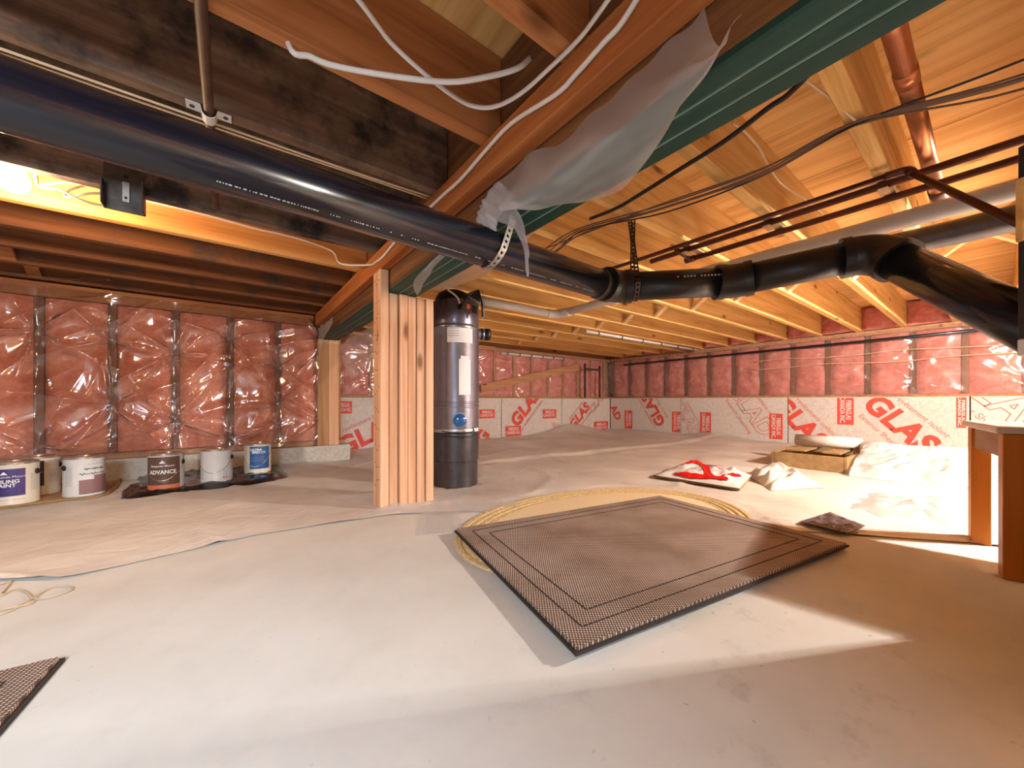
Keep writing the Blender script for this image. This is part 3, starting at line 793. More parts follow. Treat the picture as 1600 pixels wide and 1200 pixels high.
tube('elbow_fitting', [(1.722, .895, ZC), (1.722, .85, ZC)], .0145, M['copper_dark'], c3, 12)
# clips holding them to the joists
for x, y in ((1.67, YJ[9]+.02), (1.665, YJ[10]+.02), (1.66, YJ[11]+.02)):
    bm = bmesh.new(); bx(bm, x-.085, x+.085, y-.014, y+.014, ZC+.012, ZJ-.0006, .001); bx(bm, x-.085, x-.025, y-.012, y+.012, ZC-.016, ZC-.0125, .001)
    obj('pipe_clip', bm, M['card'], c2)
cl = thing('large_copper_pipe', 'wide shiny copper pipe running between joists at the upper right', 'pipe', (1.3, .118, 1.205))
tube('pipe_section', [(.72, .118, 1.222), (1.16, .118, 1.210)], .0185, M['copper'], cl, 24)
tube('pipe_section', [(1.19, .118, 1.209), (1.95, .118, 1.200)], .0185, M['copper'], cl, 24)
tube('coupling', [(1.15, .118, 1.2102), (1.20, .118, 1.2088)], .0200, M['copper'], cl, 24)
tube('coupling', [(1.86, .118, 1.202), (1.96, .118, 1.199)], .0215, M['copper_dark'], cl, 24)
# brown pipe on the left, with clamp
bp = thing('brown_gas_pipe', 'thin dull brown pipe running under the left joists past the black drain', 'pipe', (-.041, .5, 1.176))
tube('pipe_section', [(-.041, -2.3, 1.1785), (-.041, 1.66, 1.1785)], .0100, M['brown_pipe'], bp, 12)
pc = thing('white_pipe_clamp', 'white two-hole strap clamp around the thin brown pipe', 'clamp', (-.041, 1.135, 1.17))
bm = bmesh.new()
prev = None
prof = [(-.042, 1.1885), (-.016, 1.1885)]+[(-.0135*math.cos(a), 1.1785-.0135*math.sin(a)) for a in [PI*k/8 for k in range(9)]]+[(.016, 1.1885), (.042, 1.1885)]
for dx, z in prof:
    cur = [bm.verts.new((-.041+dx, 1.118+(.03 if q % 2 else 0), z-(.0025 if q > 1 else 0))) for q in range(4)]
    if prev:
        bm.faces.new((prev[0], prev[1], cur[1], cur[0])); bm.faces.new((prev[2], cur[2], cur[3], prev[3]))
        bm.faces.new((prev[0], cur[0], cur[2], prev[2])); bm.faces.new((prev[1], prev[3], cur[3], cur[1]))
    prev = cur
obj('clamp_strap', bm, M['pvc'], pc)
for dx in (-.031, .031):
    bm = bmesh.new(); disc(bm, Vector((-.041+dx, 1.133, 1.1860)), Vector((0, 0, -1)), .005, .002, 10); obj('screw', bm, M['steel_dark'], pc)

# right wall pipe under the plate
tag(tube('black_wall_pipe', [(XR-.075, 3.55, 1.062), (XR-.075, -1.6, 1.095)], .014, M['abs'], None, 12), 'slim black pipe running along the top of the right insulated wall', 'pipe')
# white PVC lines near the far joists, with clips
for nm, y, xa, xb, z, lab in (('white_water_line', 2.39, 2.72, 4.93, ZJ-.022, 'white water line with dark clips under the far right joists'),
                              ('white_water_line', 3.835, 2.75, 3.95, 1.11, 'white water line with dark clips close to the back wall'),):
    t = thing(nm, lab, 'pipe', (xa, y, z), 'clipped white water lines')
    tube('pipe_section', [(xa, y, z), (xb, y, z)], .014, M['pvc'], t, 12)
    for q in range(6):
        x = xa+(xb-xa)*(.08+.17*q)
        bm = bmesh.new(); sweep(bm, [(x-.008, y, z), (x+.008, y, z)], .018, 10); bx(bm, x-.006, x+.006, y-.004, y+.004 if y < 3 else YF-.014, z+.01 if y < 3 else z-.004, ZJ-.001 if y < 3 else z+.004); obj('pipe_clip', bm, M['steel_dark'], t)
# corner riser
cr = thing('corner_riser_pipe', 'pair of dark vertical pipes joined near the top by the back corner', 'pipe', (4.2, 3.7, .55))
pa, pb = ONY(914, 568, 3.74), ONY(937, 572, 3.74)
for p in (pa, pb): tube('pipe_section', [(p.x, 3.74, .545), (p.x, 3.74, p.z)], .016, M['brown_pipe'], cr, 10)
tube('cross_pipe', [(pa.x, 3.74, pa.z-.08), (pb.x, 3.74, pa.z-.08)], .014, M['brown_pipe'], cr, 10)
lp = [ONY(x, y, YF-.06) for x, y in ((752, 613), (905, 578), (905, 568), (752, 601))]
bm = bmesh.new(); lo = [bm.verts.new(p) for p in lp]; hi = [bm.verts.new(p+Vector((0, .03, 0))) for p in lp]
bm.faces.new(lo); bm.faces.new(hi[::-1])
for i in range(4): bm.faces.new((lo[i], lo[(i+1) % 4], hi[(i+1) % 4], hi[i]))
tag(obj('loose_plank', bm, M['plate']), 'brown plank fixed at a slope across the back insulated wall', 'plank')
# a sloping dark duct behind the white pipe
tag(tube('dark_flex_duct', smoothed([(2.02, .42, 1.10), (2.06, .25, 1.105), (2.10, 0, 1.115), (2.10, -.5, 1.12)], 5), .045, M['bin'], None, 20), 'dark grey duct behind the white pipe at the upper right', 'duct')

# ================================================================== CABLES
def cable(name, pts, r, mat, lab, sm=6, grp=None, flat=None):
    t = tube(name, pts, r, mat, None, 8, sm, flat); tag(t, lab, 'cable', grp); return t
z = ZJ-.012
cable('white_cable', [FL(430, 66, z)+Vector((0, .03, .2)), ]+[FL(x, y, zz) for x, y, zz in ((450, 68, z+.01), (485, 88, z), (520, 102, z-.01), (600, 117, z-.02), (700, 128, z-.02), (770, 118, z), (810, 106, z+.02), (830, 90, z+.06))], .0055, M['cable_white'], 'white flat cable sagging left to right below the top joists', flat=.6)
cable('white_cable', [FL(x, y, zz) for x, y, zz in ((500, -70, z), (560, 0, z), (590, 40, z), (612, 68, z), (655, 108, z-.01), (705, 148, z-.015), (740, 166, z-.015), (775, 166, z-.015), (815, 145, z-.01), (860, 105, z), (900, 66, z), (925, 35, z), (985, -50, z))], .0055, M['cable_white'], 'white flat cable dipping in a U shape in front of the ledger strip', flat=.6)
lx = .530
cable('white_cable', [ONX(x, y, lx) for x, y in ((1025, -50), (972, 35), (943, 67), (900, 116), (868, 148), (800, 192), (760, 234), (720, 280), (690, 307), (650, 345), (620, 375), (600, 399), (588, 409), (576, 414))]
      + [Vector((.44, 2.0, 1.19)), ] + [ONY(x, y, 2.026) for x, y in ((520, 393), (480, 377), (440, 366), (400, 357), (330, 338), (270, 323), (215, 309))]+[Vector((-.27, 1.86, 1.27))], .0050, M['cable_white'], 'long white cable stapled along the ledger strip and on to the left junction box')
cable('black_cable', [Vector((.80, .12, 1.12)), FL(1240, 140, 1.15), FL(1200, 169, 1.16), FL(1130, 222, 1.16), FL(1060, 266, 1.165), FL(990, 310, 1.17), FL(960, 327, 1.175), FL(922, 342, 1.185)], .0062, M['cable_black'], 'thick black cable hanging right of the green beam')
rn = random.Random(5)
for i in range(6):
    o1, o2, o3 = rn.uniform(-.035, .035), rn.uniform(-.03, .03), rn.uniform(-.05, .05)
    pts = [Vector((1.293+o1*2.2, -.35, 1.155)), Vector((1.29+o1*1.8, -.04, 1.165)), Vector((1.222+o2*.5, YJ[9]+.02, ZJ-.006-.003*(i % 3))), Vector((1.238+o3*.5, .42, ZJ-.02)), Vector((1.19+o3*.5, .7, ZJ-.02+o1*.3)), Vector((1.115+o2, 1.0, ZJ-.014)), Vector((1.16+o3, 1.26, ZJ-.005))]
    cable('bundled_cable', pts, .0026, M['cable_black'] if i == 2 else M['cable_brown'], ('black' if i == 2 else 'brown')+' thin cable in the bundle stapled across the right joists', 6, 'bundle of thin cables across the right joists')
    bpy.context.scene.objects[-1] if False else None
cable('beige_cable', [FL(x, y, zz) for x, y, zz in ((1258, 120, 1.2), (1262, 128, 1.2), (1300, 155, 1.2), (1322, 176, 1.19), (1336, 188, 1.18))], .0028, M['cable_beige'], 'short beige wire between the green beam and the cable bundle')
cable('beige_cable', [FL(x, y, zz) for x, y, zz in ((1145, 193, 1.2), (1165, 207, 1.2), (1185, 230, 1.19), (1196, 250, 1.185), (1206, 268, 1.19), (1225, 290, 1.2), (1262, 315, 1.2), (1285, 335, 1.18))], .0028, M['cable_beige'], 'beige wire sloping down to the copper lines from the bundle')
for dy, lab in ((0, 'upper of two thin brown wires under the stained joist'), (.016, 'lower of two thin brown wires under the stained joist')):
    cable('thin_brown_wire', [Vector((-1.2, 1.17+dy, ZJ-.008)), Vector((-.5, 1.166+dy, ZJ-.010)), Vector((.0, 1.165+dy, ZJ-.008)), Vector((.3, 1.158+dy*.6, ZJ-.009)), Vector((.535, 1.150+dy, ZJ-.006))], .0028, M['cable_beige'], lab, 6, 'two thin wires under the stained joist')
for dz, lab in ((0, 'upper'), (-.085, 'lower')):
    cable('beige_wall_wire', [Vector((XR-.05, 1.75-i*.3, .96+dz-.09*(i/9)*0+.012*math.sin(i*1.9+dz*30))) for i in range(10)], .0035, M['cable_beige'], lab+' of two beige wires drawn across the right pink wall', 5, 'two beige wires on the right wall')
cable('string_on_floor', [FL(x, y, .004) for x, y in ((-30, 925), (17, 908), (0, 930), (22, 921), (40, 925), (52, 934), (75, 934), (112, 921), (105, 916), (80, 918), (52, 934), (30, 945), (0, 953), (45, 944), (48, 940), (0, 960), (-40, 966))], .0018, M['string'], 'loose looped tan string lying on the floor at the left edge', 5)
cable('beige_cable', [ONY(x, y, YL-.09) for x, y in ((0, 424), (60, 431), (115, 436), (140, 431))]+[Vector((-.55, YL-.3, 1.185))], .004, M['cable_brown'], 'dull brown cable drooping in front of the left wall plate')

# ================================================================== LEFT BULB AND JUNCTION BOX
lh = thing('bulb_lampholder', 'lit round bulb in a white holder between the left joists', 'lamp', (-.544, 1.87, 1.3))
b_c = (-.544, 1.87, 1.19)
bm = bmesh.new(); bmesh.ops.create_uvsphere(bm, u_segments=24, v_segments=14, radius=.036)
for v in bm.verts:
    if v.co.z > .02: v.co.x *= 1-(v.co.z-.02)*22; v.co.y *= 1-(v.co.z-.02)*22; v.co.z *= 1.5
    v.co += Vector(b_c)
obj('bulb', bm, M['bulb'], lh, True)
turned('socket', [(.02, .05), (.035, .06), (.055, .10), (.058, .13), (.05, .233)], M['porcelain'], lh, 28, b_c)
jb = thing('junction_box', 'open grey metal junction box hanging by the left bulb wires', 'electrical box', (-.274, 1.722, 1.117))
jx, jy = -.274, 1.7275
bm = bmesh.new(); bx(bm, jx-.05, jx+.045, jy, jy+.004, 1.117, 1.285, .001); obj('back_plate', bm, M['steel_dark'], jb)
bm = bmesh.new(); bx(bm, jx+.043, jx+.047, jy-.05, jy+.004, 1.117, 1.21, .001); obj('side_plate', bm, M['steel_dark'], jb)
bm = bmesh.new(); bx(bm, jx-.05, jx-.046, jy-.04, jy+.0, 1.12, 1.20, .001); obj('side_plate', bm, M['steel_dark'], jb)
bm = bmesh.new(); bx(bm, jx-.008, jx+.010, jy-.004, jy-.001, 1.150, 1.215, .001); obj('bracket', bm, M['steel'], jb)
bm = bmesh.new(); disc(bm, Vector((jx+.0, jy-.001, 1.232)), Vector((0, -1, 0)), .005, .002, 10); obj('screw', bm, M['black'], jb)
bm = bmesh.new(); disc(bm, Vector((jx+.001, jy-.004, 1.163)), Vector((0, -1, 0)), .004, .002, 10); obj('screw', bm, M['black'], jb)
cable('looped_lamp_wire', [Vector((-.50, 1.87, 1.235)), P(60, 288, 1.2), P(105, 285, 1.2), P(150, 293, 1.22), P(170, 302, 1.24), P(140, 302, 1.2), P(105, 308, 1.2), P(108, 297, 1.2), P(145, 288, 1.22), P(172, 297, 1.25)], .0042, M['cable_beige'], 'beige wire looping between the lit bulb and the junction box')
cable('looped_lamp_wire', [Vector((-.50, 1.88, 1.225)), P(62, 292, 1.19), P(95, 297, 1.18), P(125, 312, 1.18), P(160, 321, 1.2), P(185, 320, 1.235)], .0042, M['cable_beige'], 'lower beige wire drooping from the lit bulb to the junction box')

# right lamp fixture (its light falls in from beyond the right edge of the photograph)
rl = thing('bulb_lampholder', 'round bulb in a white holder under the joists right of the table', 'lamp', (LAMP_R[0], LAMP_R[1], ZJ))
turned('socket', [(.016, 0), (.03, .01), (.05, .03), (.05, .0590)], M['porcelain'], rl, 24, (LAMP_R[0], LAMP_R[1], ZJ-.06))
bm = bmesh.new(); bmesh.ops.create_uvsphere(bm, u_segments=16, v_segments=10, radius=.024)
for v in bm.verts: v.co += Vector(LAMP_R)
obj('bulb', bm, M['bulb'], rl, True)

# ================================================================== FLOOR COVERINGS
ff = [(-2.2, 1.0), (-1.254, 1.025), (-.948, 1.365), (-.531, 1.609), (-.2, 1.66), (0, 1.62), (.5, 1.5), (1.09, 1.405), (1.607, 1.286), (2.4, .9), (5, .3)]
def front(s):
    for (a, b), (c, d) in zip(ff, ff[1:]):
        if s <= c: return b+(d-b)*(s-a)/(c-a)
    return .3
def sheet_z(x, y, edge):
    h = .0035+.006*(noise.noise(Vector((x*2.1, y*2.1, 1)))+.5)*min(1, edge/.1)
    h += .012*max(0, noise.noise(Vector((x*4.5, y*3.2, 8))))**1.2
    far = max(0, 1-min(YF-y, XR-x)/.95)
    if x > .9: h += far**1.3*(.05+.07*noise.noise(Vector((x*1.7, y*1.7, 5)))+.06*math.exp(-((x-4.1)/.5)**2-((y-3.8)/.5)**2))
    # long soft fold crossing the bright area
    q = (y-(2.62-.10*x))/.05
    if x > 1.0: h += .022*math.exp(-q*q)
    h += .010*(1-abs(math.sin(x*3+5*noise.noise(Vector((x*.9, y*.9, 3))))))**6
    if ((x-1.26)/.74)**2+((y-.96)/.53)**2 < 1: h = min(h, .003)
    return max(.0022, h)
def fs(u, v):
    s = -2.2+7.2*u; d0 = front(s); v2 = v**1.5; d = d0+(6.6-d0)*v2
    p = F*d+R*s
    return (p.x, p.y, sheet_z(p.x, p.y, d-d0))
def inside(c): return c.x < XR-.05 and c.y < YF-.05 and c.x > X0+.05 and c.y > Y0+.1 and not (c.x < .81 and c.y > YL-.06) and not (abs(c.x-VX) < .11 and abs(c.y-VY) < .11)
sh = gridmesh('plastic_ground_sheet', fs, 300, 200, M['sheet'], None, inside)
tag(sh, 'wide crumpled plastic ground sheet covering the rear floor up to the walls', 'plastic sheet')
# translucent torn patch in front of the post
pp = [FL(x, y) for x, y in ((661, 803), (716, 803), (724, 832), (660, 838))]
tag(gridmesh('plastic_scrap', lambda u, v: (lambda q: (q.x, q.y, .010+.006*abs(noise.noise(Vector((u*6, v*6, 1))))))(pp[0].lerp(pp[1], u).lerp(pp[3].lerp(pp[2], u), v)), 14, 10, M['milky']), 'small square plastic scrap on the floor just in front of the post', 'plastic scrap')
# skirt of plastic gathered round the post foot
def skirt(u, v):
    a = -.15+u*(2.05); s0 = SD(-.62+.64*u, 1.60+.02*math.sin(u*9)+.045*u, 0); s1 = SD(-.60+.62*u, 1.685-.01*u+.11*u, 0)
    q = s0.lerp(s1, v); return (q.x, q.y, .006+.028*v**2*(.6+.8*abs(noise.noise(Vector((u*14, v*2, 3))))))
tag(gridmesh('plastic_skirt', skirt, 60, 8, M['milky'], None, lambda c: not (.53 < c.x < .805 and c.y > 1.683)), 'crumpled edge of plastic gathered at the foot of the post', 'plastic sheet')

# oval braided rug
rug = thing('braided_oval_rug', 'oval tan braided rug mostly hidden under the brown mat', 'rug', (1.26, .96, .006))
RC = Vector((1.26, .96)); RA, RB = .684, .467; rth = 1.5+PI/2
def oval(a, b, t):
    x, y = a*math.cos(t), b*math.sin(t); c, s = math.cos(rth), math.sin(rth)
    return Vector((RC.x+x*c-y*s, RC.y+x*s+y*c, 0))
bw = .030
for k in range(4):
    a, b = RA-bw*(k+.5), RB-bw*(k+.5); n = 260
    me = bpy.data.meshes.new('braid'); vs = []; fs_ = []; m_ = 7
    for i in range(n):
        t = 2*PI*i/n; c = oval(a, b, t); c2 = oval(a, b, t+.001); tg = (c2-c).normalized(); nr = Vector((tg.y, -tg.x, 0))
        arc = i*(a+b)*PI/n/.026
        for j in range(m_):
            q = -1+2*j/(m_-1)
            hgt = .0095*math.sqrt(max(0, 1-q*q*.98))*(.45+.55*abs(math.sin(PI*(arc+abs(q)*.9+(0 if q > 0 else .5)))))*(1-.45*math.exp(-(q/.2)**2))
            vs.append(tuple(c+nr*q*bw*.5*(.93+.07*math.sin(2*PI*arc))+Vector((0, 0, .0045+hgt))))
    for i in range(n):
        for j in range(m_-1):
            i2 = (i+1) % n; fs_.append((i*m_+j, i*m_+j+1, i2*m_+j+1, i2*m_+j))
    me.from_pydata(vs, [], fs_); me.polygons.foreach_set('use_smooth', [True]*len(fs_)); link('braid', me, rug, M['jute'])
bm = bmesh.new(); a, b = RA-bw*4, RB-bw*4
vs = [bm.verts.new(oval(a, b, 2*PI*i/72)+Vector((0, 0, .0125))) for i in range(72)]; vb = [bm.verts.new(v.co-Vector((0, 0, .006))) for v in vs]
bm.faces.new(vs); bm.faces.new(vb[::-1])
for i in range(72): bm.faces.new((vs[i], vb[i], vb[(i+1) % 72], vs[(i+1) % 72]))
obj('woven_centre', bm, M['jute_in'], rug)
bm = bmesh.new(); a, b = RA+.0, RB+.0
vs = [bm.verts.new(oval(a, b, 2*PI*i/72)+Vector((0, 0, .0055))) for i in range(72)]; bm.faces.new(vs)
obj('backing', bm, M['jute_in'], rug)

def floor_mat(name, lab, cs, z0, grp, uvk, cat='mat'):
    t = thing(name, lab, cat, tuple(sum(cs, Vector())/4+Vector((0, 0, z0))), grp)
    def q(u, v): return cs[0].lerp(cs[1], u).lerp(cs[3].lerp(cs[2], u), v)
    w_ = (cs[1]-cs[0]).length; h_ = (cs[3]-cs[0]).length
    def pad(nm, e0, zz0, zz1, mat, bev):
        bm = bmesh.new(); eu, ev = e0/w_, e0/h_
        pts = [q(eu, ev), q(1-eu, ev), q(1-eu, 1-ev), q(eu, 1-ev)]
        n = 40; ring = []
        for a, b in zip(pts, pts[1:]+pts[:1]):
            for i in range(n): ring.append(a.lerp(b, i/n))
        lo = [bm.verts.new(p+Vector((0, 0, zz0))) for p in ring]; hi = [bm.verts.new(p+Vector((0, 0, zz1))) for p in ring]
        bm.faces.new(hi); bm.faces.new(lo[::-1])
        for i in range(len(lo)): bm.faces.new((lo[i], lo[(i+1) % len(lo)], hi[(i+1) % len(hi)], hi[i]))
        uv = bm.loops.layers.uv.new('UVMap')
        org, ax = cs[0], (cs[1]-cs[0]).normalized(); ay = Vector((-ax.y, ax.x, 0))
        ca, sa = math.cos(uvk), math.sin(uvk)
        for f in bm.faces:
            for l in f.loops:
                d = l.vert.co-org; x, y = d.dot(ax), d.dot(ay); l[uv].uv = ((x*ca-y*sa)/.55, (x*sa+y*ca)/.55)
        return obj(nm, bm, mat, t)
    pad('rubber_backing', 0, z0, z0+.006, M['mat_edge'], 0)
    pad('woven_face', .006, z0+.0061, z0+.013, M['mat'], .002)
    for e0 in (.052, .098):
        bm = bmesh.new()
        for e1 in (e0, e0+.006):
            pass
        for (ua, va_, ub, vb_) in ((e0/w_, e0/h_, 1-e0/w_, e0/h_), (1-e0/w_, e0/h_, 1-e0/w_, 1-e0/h_), (1-e0/w_, 1-e0/h_, e0/w_, 1-e0/h_), (e0/w_, 1-e0/h_, e0/w_, e0/h_)):
            a, b = q(ua, va_)+Vector((0, 0, z0+.0128)), q(ub, vb_)+Vector((0, 0, z0+.0128)); sweep(bm, [a, b], .0018, 6)
        obj('border_line', bm, M['mat_groove'], t)
    return t
cs = [FL(x, y, .02) for x, y in ((710, 829), (1030, 776), (1327, 852), (900, 1022))]
for c in cs: c.z = 0
floor_mat('brown_door_mat', 'large brown woven mat lying askew on the oval rug', [cs[0], cs[1], cs[2], cs[3]], .0145, 'brown woven mats', math.radians(28))
a_, b_, c_ = FL(102, 1026, .008), FL(10, 1131, .008), FL(-60, 1058, .008)
for v in (a_, b_, c_): v.z = 0
e1 = (b_-a_).normalized(); e2 = Vector((e1.y, -e1.x, 0))
if e2.dot(c_-a_) < 0: e2 = -e2
floor_mat('brown_door_mat', 'corner of a second brown woven mat at the lower left edge', [a_, a_+e1*.75, a_+e1*.75+e2*.5, a_+e2*.5], .001, 'brown woven mats', math.radians(10))

# ================================================================== PAINT CANS
tray = thing('cardboard_tray', 'flattened brown cardboard tray under the three leftmost paint cans', 'cardboard', tuple(FL(60, 780)))
tp = [FL(x, y) for x, y in ((-110, 806), (0, 797), (90, 786), (165, 776), (188, 752), (183, 742), (150, 752), (60, 762), (-60, 772))]
bm = bmesh.new(); lo = [bm.verts.new((p.x, p.y, .001)) for p in tp]; hi = [bm.verts.new((p.x, p.y, .009)) for p in tp]
bm.faces.new(hi); bm.faces.new(lo[::-1])
for i in range(len(lo)): bm.faces.new((lo[i], lo[(i+1) % len(lo)], hi[(i+1) % len(lo)], hi[i]))
obj('tray_base', bm, M['card'], tray)
bm = bmesh.new(); sweep(bm, smoothed([Vector((p.x, p.y, .012)) for p in tp[:6]], 4), .006, 6); obj('folded_lip', bm, M['card_dk'], tray, True)
bagp = thing('black_plastic_bag', 'flat black plastic bag under the three right paint cans by the curb', 'bag', tuple(FL(310, 765)))
bo = [FL(x, y) for x, y in ((187, 776), (198, 783), (300, 771), (440, 752), (447, 738), (425, 726), (330, 731), (215, 742), (222, 756), (190, 768))]
bc = sum(bo, Vector())/len(bo)
bosm = smoothed(bo+[bo[0]], 8)[:-1]
def bagfn(u, v):
    k = int(u*len(bosm)) % len(bosm); e = bosm[k]; r_ = v
    q = bc.lerp(e, r_)
    h = .030*min(1, (1-r_)*7)+(.018*noise.noise(Vector((q.x*28, q.y*28, 1))) if r_ < 1 else 0)
    return (q.x, q.y, max(.001, h))
gridmesh('bag_sheet', bagfn, len(bosm), 16, M['bag'], bagp)
CANR, CANH = .0755, .196
def can(px, pyb, z0, lab, body, kind):
    base = FL(px, pyb, z0); view = Vector((base.x, base.y, 0)).normalized()
    c = base+view*CANR; c.z = z0; cx, cy = c.x, c.y
    t = thing('paint_can', lab, 'paint can', (cx, cy, z0), 'paint cans along the left wall')
    turned('can_body', [(CANR*.97, 0), (CANR, .003), (CANR, .008), (CANR*.985, .010), (CANR*.985, CANH-.012), (CANR, CANH-.010), (CANR, CANH-.003), (CANR*.96, CANH)], body, t, 36, c)
    turned('lid', [(CANR*.97, CANH-.004), (CANR*.97, CANH+.003), (CANR*.86, CANH+.004), (CANR*.84, CANH-.001), (CANR*.2, CANH)], M['tin'], t, 36, c)
    turned('rim', [(CANR*.99, CANH-.007), (CANR*1.02, CANH-.005), (CANR*1.02, CANH-.001), (CANR*.97, CANH+.001)], M['tin'], t, 36, c)
    RR = CANR*.985; base_a = math.atan2(-cy, -cx)
    def ear(a):
        d = Vector((math.cos(base_a+a), math.sin(base_a+a), 0)); p = Vector((cx, cy, z0+CANH*.76))+d*RR
        bm = bmesh.new(); disc(bm, p, d, .013, .005, 16, .004); obj('ear', bm, M['black'], t, True); return p+d*.008
    def txt(s, size, a, zz, m_, bold=0, shear=0, stretch=1):
        bmx = textbm(s, size, bold=bold, shear=shear)
        for v in bmx.verts: v.co.x *= stretch
        bend('lettering', bmx, cx, cy, RR, a, z0+zz, m_, t, .0022)
    def marks(a, zz, w_, n, m_, step=.007):
        bmx = bmesh.new(); rr_ = random.Random(int(px)+n)
        for i in range(n):
            x = -w_/2
            while x < w_/2: L = rr_.uniform(.003, .009); bx(bmx, x, min(x+L, w_/2), -i*step, -i*step+.0014, 0, .0001); x += L+.003
        tag(bend('label_print', bmx, cx, cy, RR, a, z0+zz, m_, t, .0022), kind='stuff')
    def swoosh(a0, a1, za, zb, dip, m_, th=.0013):
        bm = bmesh.new(); pts = []
        for i in range(21):
            u = i/20; a = base_a+a0+(a1-a0)*u; zz = z0+za+(zb-za)*u-dip*math.sin(PI*u)
            pts.append(Vector((cx+(RR+.002)*math.cos(a), cy+(RR+.002)*math.sin(a), zz)))
        sweep(bm, pts, th, 6); obj('wire_handle', bm, m_, t, True)
    def tri(a, zz, s_, m_):
        bmx = bmesh.new(); vs = [bmx.verts.new(p) for p in ((-s_, -s_*.55, 0), (s_, -s_*.55, 0), (0, s_*.7, 0))]; bmx.faces.new(vs)
        bend('lettering', bmx, cx, cy, RR, a, z0+zz, m_, t, .0022)
    if kind == 'purple':
        patch('label', cx, cy, RR, -1.5, .42, z0+.045, z0+.172, M['lab_purple'], t, 16)
        ear(1.05); txt('Benjamin Moore', .015, -.22, .135, M['white_ink']); tri(-.42, .152, .012, M['white_ink'])
        txt('CEILING\nPAINT', .022, -.36, .104, M['white_ink'], .0006); marks(-.25, .074, .07, 3, M['grey_ink']); marks(-.3, .028, .10, 1, M['grey_ink']); marks(.85, .14, .03, 12, M['grey_ink'])
    elif kind == 'dark':
        patch('label', cx, cy, RR, -1.2, .25, z0+.05, z0+.18, M['lab_dark'], t, 12)
        ear(1.25); marks(.75, .13, .04, 10, M['grey_ink']); marks(0, .12, .03, 1, M['white_ink'])
    elif kind == 'script':
        patch('label', cx, cy, RR, -.25, 1.35, z0+.012, z0+.085, M['lab_mauve'], t, 14)
        patch('label', cx, cy, RR, .45, 1.35, z0+.085, z0+.105, M['lab_mauve'], t, 10)
        ear(-1.1); marks(.45, .182, .02, 1, M['black']); marks(.55, .163, .06, 1, M['black'])
        for zz, a, w_ in ((.14, .50, .075), (.115, .45, .10)):
            bmx = bmesh.new(); pts = [Vector((-w_/2+w_*i/40, .007*math.sin(i*1.25)*(.5+.5*math.sin(i*.4)), 0)) for i in range(41)]; sweep(bmx, pts, .0012, 5)
            bend('lettering', bmx, cx, cy, RR, a, z0+zz, M['black'], t, .0022)
        marks(-.75, .15, .03, 14, M['grey_ink'])
    elif kind == 'brown':
        patch('label', cx, cy, RR, -1.35, .80, z0+.010, z0+.185, M['lab_brown'], t, 18)
        patch('label', cx, cy, RR, -1.35, .80, z0+.010, z0+.036, M['lab_orange'], t, 18, .0014)
        tri(-.22, .158, .014, M['white_ink']); txt('Benjamin Moore', .0145, -.22, .137, M['white_ink'], .0003)
        txt('ADVANCE', .0285, -.22, .104, M['white_ink'], .0010, 0, .84); marks(-.15, .058, .04, 2, M['white_ink'], .006)
        p = ear(1.10); swoosh(-1.2, 1.0, .10, .13, .055, M['tin'])
    elif kind == 'white':
        ear(1.15); swoosh(-1.35, 1.05, .11, .135, .055, M['tin'])
        marks(.42, .075, .008, 6, M['lab_blue']); marks(.60, .075, .008, 6, M['lab_blue']); marks(-1.0, .08, .02, 6, M['lab_blue'])
        for a in (-1.0, .42, .60):
            bmx = bmesh.new(); bx(bmx, -.004, .004, -.003, .003, 0, .0001); bend('red_mark', bmx, cx, cy, RR, a, z0+.036, M['red'], t, .0022)
    elif kind == 'blue':
        patch('label', cx, cy, RR, -.62, .95, z0+.038, z0+.184, M['lab_blue'], t, 16)
        txt('ULTRA\nSPEC', .020, -.14, .154, M['white_ink'], .0009); txt('500', .021, .38, .145, M['white_ink'])
        marks(.0, .115, .07, 4, M['can_cream'], .009); marks(-.4, .048, .03, 1, M['white_ink']); swoosh(-1.35, 1.1, .12, .14, .075, M['tin'])
        marks(-1.0, .16, .006, 16, M['grey_ink'])
can(23, 790, .010, 'frontmost paint can with purple label, cut by the left edge', M['can_cream'], 'purple')
can(60, 775, .010, 'paint can with a dark violet label, behind the purple one', M['can_cream'], 'dark')
can(132, 776, .010, 'white and mauve paint can with black script writing', M['can_white'], 'script')
can(260, 768, .014, 'paint can with brown ADVANCE label on the black bag', M['can_white'], 'brown')
can(339, 757, .018, 'plain white paint can with wire handle on the black bag', M['can_white'], 'white')
can(403, 742, .018, 'paint can with blue label reading ULTRA SPEC 500', M['can_cream'], 'blue')

# ================================================================== RIGHT SIDE: TABLE AND STORED THINGS
T1, T2 = Vector((1.645, 1.335)), Vector((1.37, 1.03)); ux = (T2-T1).normalized(); vx = Vector((-ux.y, ux.x)); vx = vx if vx.x > 0 else -vx
def TW(a, b, z): q = T1+ux*a+vx*b; return SD(q.x, q.y, z)     # a: along the end edge, b: along the table
tb = thing('small_wood_table', 'small low wooden table with orange legs at the right edge', 'table', tuple(TW(.18, .4, 0)))
def tbox(nm, a0, a1, b0, b1, z0, z1, mat, bev=.003):
    bm = bmesh.new(); bx(bm, a0, a1, b0, b1, z0, z1, bev)
    for v in bm.verts: v.co = TW(*v.co)
    return obj(nm, bm, mat, tb)
EL = (T2-T1).length; TL = .78
tbox('table_top', -.0, EL, -.01, TL, .408, .428, M['table_top'])
for a in (.010, EL-.006-.045):
    for b in (.002, TL-.02-.045): tbox('leg', a, a+.045, b, b+.045, .0005, .407, M['table'], .002)
tbox('apron', .056, EL-.052, .010, .028, .335, .407, M['apron'], .002); tbox('apron', .056, EL-.052, TL-.048, TL-.03, .335, .407, M['apron'], .002)
